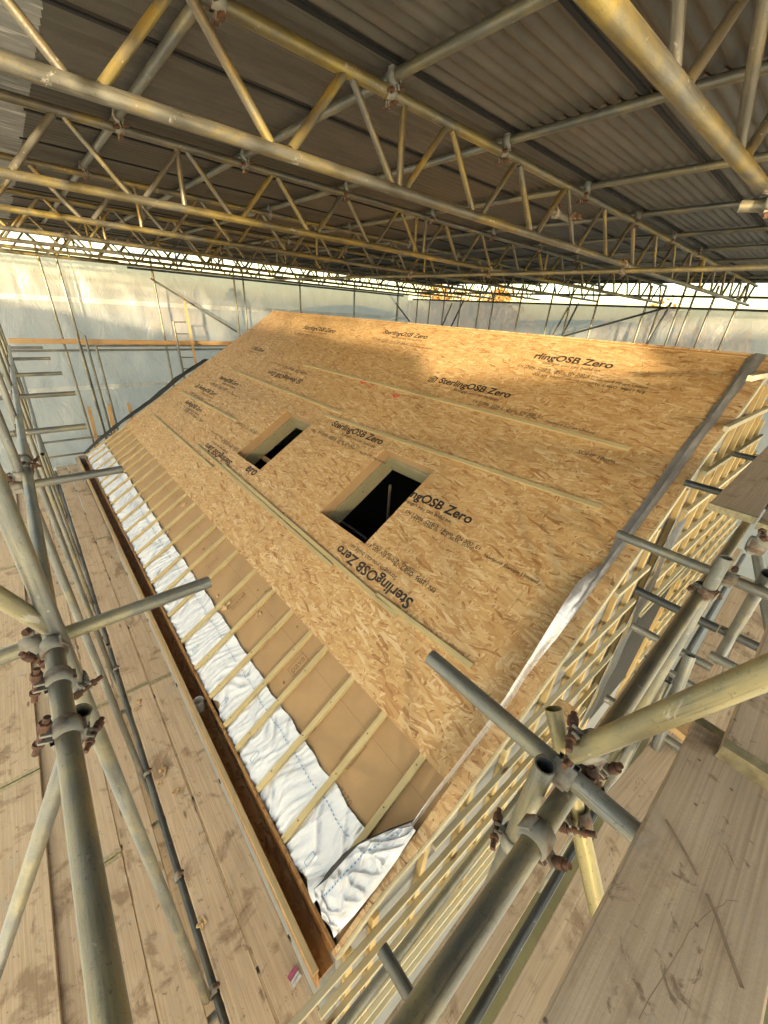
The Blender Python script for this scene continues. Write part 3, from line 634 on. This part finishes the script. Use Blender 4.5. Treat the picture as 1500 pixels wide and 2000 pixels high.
def on_line(p,q,py): return min((p+(q-p)*(k/800) for k in range(801)),key=lambda P:abs(pxy(P)[1]-py) if (CR@(P-T)).z>.1 else 1e9)
Bt=b1+(b1-b0)*.45; bd=b1-b0
RA=(SC(.3,-.608,2.475),SC(-2.3,-.608,2.475))
coupler([(on_line(b0,Bt,1335),bd,(.6,.3,-.6)),(on_line(*RA,1330),(1,0,0),(0,-.9,.3))],'rusty coupler joining the nearest left standard and guard rail')
coupler([(SC(-.47,-.66,2.42),(0,1,0),(-.6,0,.9)),(on_line(*RA,1268),(1,0,0),(0,-.8,-.4))],'rusty coupler holding the near cross tube beside the left standard')
sA=dep(160,1388,1.06); sB=dep(-30,1965,1.6)
coupler([(on_line(*RA,1428),(1,0,0),(0,-.8,.4)),(on_line(sA,sB,1432),sB-sA,(.5,.9,.1))],'rusty coupler with long bolt gripping the short open-ended brace')
coupler([(Vector((-2.15,YS,SC(0,0,2.47).z)),(0,0,1),(0,-1,.2)),(SC(-2.0,-.61,2.47),(1,0,0),(.2,.8,-.6))],'rusty coupler on the second left standard at rail height')
coupler([(SC(-1.74,-.66,2.42),(0,1,0),(-1,0,.5)),(SC(-1.8,-.61,2.47),(1,0,0),(0,.5,1))],'rusty coupler holding the second cross tube under the rail')
for k,x in enumerate((-.47,-1.2,-2.15,-3.62)):
    coupler([(Vector((x+.03,-.62,ZD-.03)),(1,0,0),(0,.8,.6))],f'dark coupler sunk in the left walkway gap, {ORD[k]} from the near end')
for k,(x,_,__) in enumerate(TY[2:6]):
    coupler([(SC(x,YS+.03,2.42),(0,1,0),(-1,0,.3))],f'small coupler on the {ORD[k+2]} left cross tube')
# ------------------------------------------------------------------ right scaffold tubes
def yz(px,py,y): p=ony(px,py,y); return p
a=ony(840,1287,.243); b=ony(1262,1653,.243); tube((a.x,.243,2.335),(b.x,.243,2.335),'grey tube pointing left over the roof boards from the big right board')
XR=.643
tube((XR,-1.3,2.283),(XR,6.2,2.283),'thick dark handrail tube running from bottom centre along the gable',m='mid steel')
A=dep(1120,1470,.90); B_=dep(1560,1288,.60); tube(A,B_,'thick yellow-lit tube crossing to the right edge',m='yellowed sunlit steel')
p=dep(1065,1493,.89); tube((p.x,p.y,GZ-1),(p.x,p.y,p.z),'upright tube with open top left of the right coupler cluster')
tube(dep(1081,1384,1.10),dep(1170,1785,1.02),'sloping tube with open top behind the right coupler cluster',m='yellowed sunlit steel')
tube(dep(1000,1690,1.30),dep(800,2060,1.75),'faded brace sloping down left under the dark handrail tube')
s2=dep(1418,1089,1.55); tube((s2.x,s2.y,GZ-1),(s2.x,s2.y,s2.z),'upright with open top near the right edge, second along gable')
for k,(y,x0,lb) in enumerate(((1.62,.19,'long pale cross tube over the foil, right of the roof'),(2.86,.24,'dark cross tube above the gable battens near the pale board'),(4.15,.30,'furthest dark cross tube at the upper right of the gable'))):
    q=[(1205,1042),(1338,941),(1433,885)][k]; p=ony(*q,y); tube((p.x,y,2.33),(1.5,y,2.33),lb,m='galvanised steel' if k==0 else 'dark steel')
P=dep(933,1663,2.3); tube((P.x,-1.2,P.z),(P.x,P.y+1.2,P.z),'grey-blue ledger running close along the gable battens, low down')
P=dep(746,1852,1.45); tube(P,(P.x+.36,P.y,P.z),'short dark stub tube jutting toward the gable at bottom centre',m='dark steel')
def low(q0,q1,d0,label,m='galvanised steel'):
    P=dep(*q0,d0); r=ray(*q1); k=(P.y-T.y)/r.y; Q=T+r*k; Q.z=P.z; tube(P,(max(Q.x,P.x+.4),P.y,P.z),label,m=m)
low((1242,1152),(1355,1203),2.3,'dark lower cross tube in front of the gable flashing','dark steel')
low((1235,1222),(1322,1266),2.35,'pale lower cross tube in front of the gable flashing')
low((1257,1284),(1292,1302),2.7,'thin lower cross tube near the dark window opening')
low((1182,1362),(1225,1392),2.2,'small lower cross tube beside the strand board scrap')
low((1405,1228),(1480,1268),2.1,'dark stub tube over the far gable boards','dark steel')
low((1385,1278),(1420,1300),2.0,'short tube stub beside the second gable upright')
tube(dep(1348,1280,1.9),dep(1232,1590,2.1),'upright in the middle distance between handrail and gable boards')
tube(dep(1302,1330,2.0),dep(1180,1560,2.15),'second upright beside it, reaching down behind the yellow-lit tube')
tube(dep(1500,1120,1.6),dep(1400,1290,2.3),'leaning tube at the right edge behind the second gable upright'); tube(dep(1478,1085,2.2),dep(1515,1290,2.0),'thin leaning brace at the right edge')
q=Vector((.68,.243,2.335))
coupler([(Vector((.62,.243,2.335)),(1,0,0),(0,.3,1)),(Vector((XR,.30,2.283)),(0,1,0),(.8,0,.6))],'large rusty coupler joining the roof-pointing tube and handrail')
coupler([(dep(1150,1458,.885),B_-A,(-.5,-.2,1)),(Vector((XR,.38,2.283)),(0,1,0),(1,0,-.3))],'rusty coupler gripping the lower end of the yellow-lit tube')
coupler([(Vector((dep(1065,1493,.89).x,dep(1065,1493,.89).y,2.03)),(0,0,1),(-.9,-.4,0)),(Vector((XR,.10,2.283)),(0,1,0),(.8,0,-.6))],'grey coupler with rusty bolts on the open-topped upright')
coupler([(dep(1130,1600,1.05),dep(1081,1384,1.10)-dep(1170,1785,1.02),(.2,-1,.3))],'small rusty clamp on the sloping tube below the cluster')
coupler([(Vector((s2.x,s2.y,2.31)),(0,0,1),(-1,.2,0)),(Vector((XR,s2.y+.05,2.283)),(0,1,0),(.7,0,.7))],'rusty coupler at the second gable upright')
coupler([(Vector((XR+.06,1.62,2.33)),(1,0,0),(0,.3,1))],'rust-red clamp on the long pale cross tube at right')
coupler([(dep(1478,1065,1.5),(1,.2,0),(0,0,1))],'rusty coupler at the right edge below the pale board')
# ------------------------------------------------------------------ lattice beams of the temporary roof
ZB=T.z+.6; ZT=ZB+.366
def beam(x,label,y0=-1.6,y1=11.9,ph=-.08,vert=(),slant=0.,y_end=None):
    e=empty('lattice_beam',(x,y0,ZB),label,'lattice beam','lattice beams under the temporary roof')
    def X(y): return x+slant*(y-.5)
    for z,nm in ((ZB,'bottom_chord'),(ZT,'top_chord')):
        yy=y_end if (y_end and nm=='bottom_chord') else y1
        p=Vector((X(y0),y0,z));q=Vector((X(yy),yy,z)); MB().pipe((q-p).length,.0275).build(nm,'beam steel',e,frame(p,q))
    n=int((y1-ph)/.715)+1
    for k in range(-2,n):
        yb=ph+.715*k; 
        for yt,yy in ((yb+.33,yb+.05),(yb-.33,yb-.05)):
            if yt<y0 or yt>y1: continue
            if y_end and yy>y_end: continue
            p=Vector((X(yy),yy,ZB+.02));q=Vector((X(yt),yt,ZT-.02)); o=MB().pipe((q-p).length,.017 if (k*7+int(x*10))%3 else .021,n=10).build('strut','beam steel',e,frame(p,q))
    for yv in vert:
        p=Vector((X(yv),yv,ZB+.02));q=Vector((X(yv),yv,ZT-.02)); MB().pipe((q-p).length,.019,n=10).build('post','beam steel',e,frame(p,q))
    return e
bx=[-1.33,-3.07,-4.64,-6.36,-8.0,-9.4,-10.9]
nmz=['first','second','third','fourth','fifth','sixth','last']
beam(.062,'nearest lattice beam, cut off at the upper right corner',y_end=2.25,ph=-.33,slant=.035)
for k,x in enumerate(bx):
    beam(x,f'{nmz[k]} full lattice beam counting from the camera toward the far sheeting',ph=-.08 if k==0 else -.18-.1*(k%3),vert=(1.35,) if k==0 else (.45+.3*(k%2),3.2,3.35,6.1) if k%2 else (.8,2.9,5.0))
    if k<2:
        e=bpy.data.objects['lattice_beam' if False else [o.name for o in COL.objects if o.name.startswith('lattice_beam')][-1]]
# joint pieces on the first beam
tube((-1.36,3.02,ZB+.19),(-1.36,3.40,ZB+.19),'short purple-grey tube stub clamped between chords of the first full beam')
coupler([(Vector((-1.36,3.10,ZB+.19)),(0,1,0),(0,0,1)),(Vector((-1.30,3.30,ZB+.19)),(0,.2,1),(1,0,0))],'rusty couplers on the stub in the first full beam')
coupler([(Vector((.16,2.24,ZB)),(0.035,1,0),(.3,0,1)),(Vector((.18,2.25,ZB-.06)),(1,.25,-.1),(0,.2,-1))],'large rusty coupler at the broken end of the nearest lattice beam')
tube((.06,2.27,ZB-.06),(1.3,2.50,ZB-.14),'stout tube coupled to the end of the nearest beam at right edge')
yq=T.y+.6/.1165
tube((-9.8,yq,ZB-.055),(1.6,yq,ZB-.055),'yellow tie tube running below the beams at right, parallel to the ridge',m='yellowed sunlit steel')
for k,x in enumerate([-1.33]+bx[1:4]): coupler([(Vector((x,yq,ZB-.0)),(0,1,0),(0,0,1)),(Vector((x,yq,ZB-.055)),(1,0,0),(0,.5,-1))],f'ochre coupler fixing the yellow tie tube to the {ORD[k]} full beam')
PY=[.40,1.25,2.24,3.43,4.6,5.8,7.0,8.2,9.4,10.6,11.6]
ZP=ZT+.052
for k,y in enumerate(PY):
    tube((-11.4,y,ZP),(3.4,y,ZP),f'{ORD[k]} purlin tube under the roof sheets, counted from the eaves',group='purlin tubes under the roof sheets',name='purlin_tube',cat='purlin',m='mid steel')
    for j,x in enumerate(bx[:4]):
        if k>6: continue
        coupler([(Vector((x,y,ZT)),(0,1,0),(0,0,-1)),(Vector((x+.03,y,ZP)),(1,0,0),(0,.3,-1))],f'coupler clamping {ORD[k]} purlin from the eaves to {ORD[j]} full beam',bolts=(j<2))
# ------------------------------------------------------------------ roof sheets
cov=.76; pit=.076
def sheet_me(Ln):
    b=MB(); n=int(cov/pit)*8+9
    def f(u,v):
        x=u*(n-1)/8*pit; return (x,v*Ln,.010*math.cos(2*math.pi*x/pit))
    b.grid(n,2,f); return b
SH={}
ysp=[(-1.28,-.02),(-.06,2.40),(2.26,4.72),(4.58,7.1),(6.9,9.4),(9.3,11.75)]
colx=[3.3-cov*k for k in range(20)]
for j,(y0,y1) in enumerate(ysp):
    me=sheet_me(y1-y0).mesh('roof_sheet','pale ribbed sheet' if j==0 else 'weathered sheet metal')
    lap_me=MB().box((-.014,0.02,-.022),(.012,y1-y0-.02,-.012)).mesh('lap_line','lap line black')  # thin black strip that draws the dark line along each lap
    for k,x in enumerate(colx):
        o=bpy.data.objects.new('roof_sheet',me); COL.objects.link(o)
        o.matrix_basis=Matrix.Translation((x-cov,y0,ZP+.038+.005*(j%2)+.003*(k%2)))@Matrix.Rotation(rnd.uniform(-.002,.002),4,'Z')
        col=ORD[k] if k<20 else 'last'
        tag(o,f'{"pale streaked" if j==0 else "brown-grey corrugated"} roof sheet, {col} column from the near end, {ORD[j]} row from the eaves','roof sheet','corrugated sheets of the temporary roof')
        if j>0:
            s=bpy.data.objects.new('lap_line',lap_me); COL.objects.link(s); place(s,o.matrix_basis.copy(),o)
# ------------------------------------------------------------------ sheeting round the scaffold
def sheet(name,P0,U,V,nu,nv,label,wr=.05,tapes=(),seed=0,inside=None,mt='light-cooling polythene'):
    U=Vector(U);V=Vector(V);P0=Vector(P0);N=U.cross(V).normalized()
    def f(u,v):
        a=u*U.length;b=v*V.length
        w=(1-abs(mn.noise(Vector((a*.9+b*.55,b*.25-a*.2,seed+3)))))**6*wr*.9+(1-abs(mn.noise(Vector((a*1.3-b*.7,b*.3,seed+4)))))**8*wr*.6+mn.noise(Vector((a*.5,b*.35,seed)))*wr+mn.noise(Vector((a*1.7,b*.8,seed+5)))*wr*.45+abs(mn.noise(Vector((a*2.6+b*.9,b*.5,seed+9))))*wr*.35
        return P0+U*u+V*v+N*w
    o=MB().grid(nu,nv,f).build(name,mt); tag(o,label,'sheeting')
    sgn=1 if inside is None else inside
    for t in tapes:
        v=t/V.length; b=MB(); b.grid(nu,3,lambda u,q:f(u,v+(q-.5)*.105/V.length)+N*sgn*.012); b.build('reinforcing_tape','reinforced tape',o)
    return o
XW=-11.85; YW=11.6
sheet('polythene_sheet',(XW,-1.9,-5.9),(0,13.5,0),(0,0,9.84),150,70,'sunlit translucent sheeting wall beyond the far gable, with white reinforcing bands',.05,[t+5.9 for t in (3.1,1.12,-.8,-2.7)],1,1,'translucent polythene')
sheet('polythene_sheet',(2.5,YW,-5.9),(-14.35,0,0),(0,0,9.65),120,50,'bluish translucent sheeting wall behind the roof ridge',.05,[],2,1,'translucent polythene')
sheet('polythene_sheet',(XW,-2.0,-5.9),(7.85,0,0),(0,0,9.2),50,30,'translucent sheeting along the outer left side, far part',.05,[],3,1)  # top height set so the low sun reaches the far sheeting
sheet('polythene_sheet',(-3.98,-2.02,-5.9),(8.15,0,0),(0,0,9.85),50,30,'translucent sheeting along the outer left side, near part',.05,[],6,1)  # taller top, run past the corner to stop a sun streak
sheet('polythene_sheet',(4.0,-2.2,-5.9),(0,3.1,0),(0,0,9.45),30,30,'lower translucent sheet, unseen behind the camera, cut low to admit the sun',.05,[],4,1)  # unseen sheet, its top set to let sun reach the ridge
sheet('polythene_sheet',(4.02,.85,-5.9),(0,.80,0),(0,0,9.95),14,30,'narrow translucent sheet, unseen behind the camera, added to close a sun gap',.03,[],7,1)  # unseen filler overlapping its neighbours to shut out a sun streak
sheet('polythene_sheet',(4.0,1.56,-5.9),(0,10.0,0),(0,0,9.95),40,30,'tall translucent sheet, unseen behind the camera, added to hold back the sun',.05,[],8,1)  # unseen sun blocker, top set to shade the gable side
# far gable scaffold
XF=-11.35
for k,(y,x) in enumerate(((.31,XF),(.62,XF-.12),(2.44,XF),(4.45,XF),(4.75,XF-.1),(6.5,XF),(8.6,XF),(10.6,XF))):
    tube((x,y,-5.9),(x,y,4.15),f'{ORD[k]} upright of the far scaffold from the left, against the sheeting')
tube((XF+.06,2.36,3.66),(XF+.06,4.35,2.52),'diagonal brace sloping down right against the far sheeting')
for k,(z,y0,y1) in enumerate(((2.06,-.9,10.8),(2.16,.6,10.8),(.02,-1.0,3.2),(-.35,-1.0,3.2),(3.93,-.9,1.75),(3.84,1.9,10.8))):
    tube((XF+.09,y0,z),(XF+.09,y1,z),['lower rail under the far guard board','upper rail behind the far guard board','low rail beyond the far verge','lowest rail beyond the far verge','dark rail along the sheeting top at far left','dark rail along the far sheeting top'][k],m='dark steel' if z>3 else 'galvanised steel')
plank((XF+.2,-.62,2.32),(XF+.2,4.3,2.27),.035,'long sunlit timber guard board on the far scaffold',t=.10,m='fresh timber',bands=False,name='guard_board')
for k,(q0,q1) in enumerate((((149,652),(197,838)),((165,655),(210,838)),((187,675),(215,800)))):
    a=onx(*q0,-10.75); b=onx(*q1,-10.75); tube((-10.75,a.y,-3),(-10.75,a.y,a.z),f'{ORD[k]} open-topped upright beyond the far verge')
for k,(q0,q1) in enumerate((((173,795),(189,860)),((212,790),(223,845)),((250,787),(258,815)))):
    a=onx(*q0,-10.4); b=onx(*q1,-10.4); d=(a-b).normalized()
    o=MB().box((-.02,-.035,-1.2),(.02,.035,(a-b).length)).build('timber_stake','fresh timber',None,frame(b-d*.0,a)@Matrix.Translation((0,0,-(a-b).length/2)),bevel=.003); tag(o,f'{ORD[k]} upright timber stake poking above the black far verge, from the left','timber stake')
lad=empty('ladder',onx(350,735,-10.9),'pole ladder with one grey and one pale timber stile by far sheeting','ladder')
l0,l1=onx(338,628,-10.9),onx(362,748,-10.9); r0,r1=onx(360,587,-10.9),onx(386,730,-10.9)
o=MB().pipe((l1-l0).length,.026).build('stile','galvanised steel',lad,frame(l1,l0)); o['label']='grey stile'
o=MB().box((-.035,-.02,-(r1-r0).length/2),(.035,.02,(r1-r0).length/2)).build('stile','fresh timber',lad,frame(r1,r0)); o['label']='pale timber stile'
for q in ((339,629,363,629),(345,652,368,652),(353,698,377,698),(357,720,381,721)):
    MB().cyl(onx(q[0],q[1],-10.9),onx(q[2],q[3],-10.9),.014,8).build('rung','galvanised steel',lad)
# back scaffold
YB=11.1
for k,(px,py) in enumerate(((1355,682),(1402,687),(1147,662),(1005,650),(954,645),(1062,655),(893,640),(862,636),(835,634),(690,618),(812,630),(928,644),(1097,660),(1237,672),(1262,675),(1297,679),(1318,680),(775,626))):
    p=ony(px,py,YB); tube((p.x,YB,-5.9),(p.x,YB,4.2),f'{ORD[k]} thin upright of the back scaffold seen above the ridge',group='uprights of the back scaffold')
a=ony(1300,601,YB-.1); b=ony(1060,668,YB-.1); tube(a,b,'dark diagonal brace above the ridge at right',m='dark steel')
a=ony(1110,600,YB-.1); b=ony(1070,672,YB-.1); tube(a,b,'steep brace above the ridge at right')
for q0,q1,lb in (((1130,592),(1095,662),'leaning brace above the ridge left of the dark diagonal'),((1312,590),(1262,676),'leaning brace above the ridge right of centre'),((905,588),(880,640),'short leaning brace above the ridge centre'),((760,575),(800,628),'thin brace sloping right near the corner of the sheeting')):
    tube(ony(*q0,YB-.12),ony(*q1,YB-.12),lb,m='dark steel')
a=ony(883,592,YB-.1); b=ony(862,640,YB-.1); tube(a,b,'small steep brace above the ridge centre')
for k,z in enumerate((3.75,3.98,4.28)): tube((-11.0,YB-.06,z),(2.5,YB-.06,z),f'{["lowest","middle","highest"][k]} dark rail along the top of the back sheeting',m='dark steel')
# ------------------------------------------------------------------ litter
for k,(px,py,s) in enumerate(((270,1370,.035),(265,1385,.028),(320,1505,.045),(342,1548,.03),(395,1800,.04),(310,1530,.03),(232,1670,.015),(450,1745,.02),(160,1180,.02))):
    blob('wood_shaving',onz(px,py,ZD+.012),s,'wood shaving',['curl of wood shavings on the left walkway by the board joint','smaller shaving below the curl at the board joint','largest pale shaving on the walkway beside the ledger gap','shaving on the board right of the largest one','lone shaving by the standard foot at bottom','shaving just left of the ledger gap','tiny chip between two boards at bottom left','tiny chip near the gutter board','tiny chip by the left standard'][k],'shaving',seed=k)
for k,(px,py,s) in enumerate(((440,1185,.06),(505,1200,.035),(360,985,.05),(425,1165,.03),(328,1040,.04),(560,1090,.02))):
    p=onroof(px,py,-.045); blob('insulation_scrap',ROOF@Matrix.Translation(p),s,'wood shaving',['brown scrap on the fibre board near the stamped mark','small brown scrap beside the stamped fibre board','scrap on fibre board below the roof boards, far part','little scrap near the membrane edge by the cross tube end','far scrap lying at the membrane edge','tiny scrap at the edge of the roof boards'][k],'scrap',seed=20+k,flat=.3)
for k in range(26):
    lane=rnd.choice((-.25,-.48,-.8,-1.02,-1.25)); x=rnd.uniform(-5.5,.1)
    blob('wood_chip',Vector((x,lane+rnd.uniform(-.09,.09),ZD+.012)),rnd.uniform(.006,.014),'wood shaving','tiny pale wood chip scattered on the left walkway boards','chip',seed=60+k,group='wood chips scattered on the left walkway')
for k in range(16):
    x=rnd.uniform(-8,-.4); s=rnd.uniform(.55,1.0)
    blob('fibre_crumb',ROOF@Matrix.Translation((x,s,-.047)),rnd.uniform(.008,.018),'stamp ink','small brown crumb scattered on the wood fibre boards at the eaves','crumb',seed=90+k,flat=.3,group='crumbs scattered on the fibre boards')
p=onz(575,1908,ZD+.01); e=MB().box((-.035,-.03,0),(-.004,.035,.012)).build('card_wrapper','pink card',None,Matrix.Translation(p)@Matrix.Rotation(.25,4,'Z')); tag(e,'pink card wrapper with white strip beside the gutter at bottom','wrapper')
MB().box((.0,-.032,0),(.012,.032,.014)).box((.016,-.034,0),(.034,.03,.009)).build('strip','white card',e,world(e))
o=MB().prism([(0,0),(.95,.0),(.80,.14),(.12,.14)],0,.02).build('timber_offcut','fresh timber',None,Matrix.Translation((-8.55,-.16,-.02))@Matrix.Rotation(R_(78),4,'Z')@Matrix.Rotation(R_(20),4,'Y')@Matrix.Scale(.62,4)); tag(o,'pale timber offcut leaning across the gutter at its far end','offcut')
# ------------------------------------------------------------------ outside
g_=MB().grid(60,60,lambda u,v:(-300+600*u,-300+600*v,-6+.6*mn.noise(Vector((u*30,v*30,0)))-.7)).build('ground','soil and grass'); tag(g_,kind='structure')
hl=MB().grid(80,10,lambda u,v:(-260+460*u,130+v*60,-6+ (9+5*mn.noise(Vector((u*6,1,0))))*math.sin(math.pi*v*.9))).build('hills','green leaf'); tag(hl,kind='structure')
def tree(P,h,cr,m,label,seed):
    rr=random.Random(seed); e=empty('tree',P,label,'tree','autumn trees beyond the back sheeting'); P=Vector(P)
    b=MB(); b.cyl(P,P+Vector((.2,.1,h*.6)),.3,10,True,.16)
    for k in range(7):
        a=rr.uniform(0,6.28); q=P+Vector((.1,.1,h*rr.uniform(.35,.6))); b.cyl(q,q+Vector((math.cos(a)*cr*.7,math.sin(a)*cr*.7,h*.28)),.10,7,True,.03)
    b.build('trunk','bark',e)
    b=MB(); cl=[]
    for k in range(26):
        d=Vector((rr.gauss(0,1),rr.gauss(0,1),rr.gauss(0,1))).normalized()*cr*rr.uniform(.3,1); cl.append((P+Vector((0,0,h*.68))+Vector((d.x,d.y,d.z*.75)),cr*rr.uniform(.18,.36)))
    for c,r in cl:
        for k in range(130):
            d=Vector((rr.gauss(0,1),rr.gauss(0,1),rr.gauss(0,1))).normalized()*r*rr.uniform(.35,1); u=Vector((rr.gauss(0,1),rr.gauss(0,1),rr.gauss(0,1))).normalized()*.17; w=u.orthogonal().normalized()*.11
            q=c+d; b.add([q-u,q-w,q+u,q+w],[(0,1,2,3)])
    b.build('crown',m,e); return e
tr=[(870,540,34,'autumn leaf',4.6),(965,552,38,'autumn leaf',4.4),(1300,556,30,'autumn leaf',3.4),(1375,580,34,'autumn leaf',1.8),(1455,575,40,'autumn leaf',2.4),(330,500,0,'autumn leaf',2.2),(430,510,0,'green leaf',2.5),(905,566,44,'green leaf',3.0)]
lab=['broad orange tree seen through the beams above ridge centre','orange tree right of the broad one above the ridge','orange tree in the gap at right above the sheeting','small thin tree beside it at right','pale orange tree at the far right gap','yellow tree over the far left sheeting','green tree over the far sheeting','green tree behind the orange ones']
for k,(px,py,Y,m,cr) in enumerate(tr):
    if Y: p=ony(px,py,Y)
    else: p=onx(px,py,-36)
    tree((p.x,p.y,-6.2),p.z+6.2-.2,cr,m,lab[k],k+3)
# ------------------------------------------------------------------ camera, light, render
cam=bpy.data.cameras.new('camera'); co=bpy.data.objects.new('camera',cam); COL.objects.link(co); sc.camera=co
cam.sensor_width=36; cam.sensor_fit='AUTO'; cam.lens=36*F/2000; cam.clip_start=.02; cam.clip_end=2000
r0,r1,r2=CR[0],CR[1],CR[2]
co.matrix_world=Matrix(((r0[0],-r1[0],-r2[0],T.x),(r0[1],-r1[1],-r2[1],T.y),(r0[2],-r1[2],-r2[2],T.z),(0,0,0,1)))
EL=R_(6.5); dirh=Vector((-1,.8,0)).normalized(); to=-dirh*math.cos(EL)+Vector((0,0,math.sin(EL)))   # towards the sun
sun=bpy.data.lights.new('sun','SUN'); sun.energy=2.2; sun.angle=R_(2.2); sun.color=(1,.82,.54)
so=bpy.data.objects.new('sun',sun); COL.objects.link(so); so.rotation_euler=to.to_track_quat('Z','Y').to_euler()
w=bpy.data.worlds.new('World'); sc.world=w; w.use_nodes=True; nt=w.node_tree; bg=nt.nodes['Background']
sky=nt.nodes.new('ShaderNodeTexSky'); sky.sky_type='NISHITA'; sky.sun_disc=False; sky.sun_elevation=EL
sky.sun_rotation=math.atan2(to.x,to.y); sky.altitude=0; sky.air_density=1; sky.dust_density=1.2
nt.links.new(sky.outputs[0],bg.inputs[0]); bg.inputs[1].default_value=.15
sc.view_settings.view_transform='Standard'; sc.view_settings.look='None'; sc.view_settings.gamma=1; sc.view_settings.exposure=2.5
sc.render.engine='CYCLES'; sc.cycles.use_denoising=True; sc.cycles.max_bounces=9; sc.cycles.diffuse_bounces=5; sc.cycles.transmission_bounces=4; sc.cycles.caustics_reflective=False; sc.cycles.caustics_refractive=False; sc.cycles.sample_clamp_indirect=6
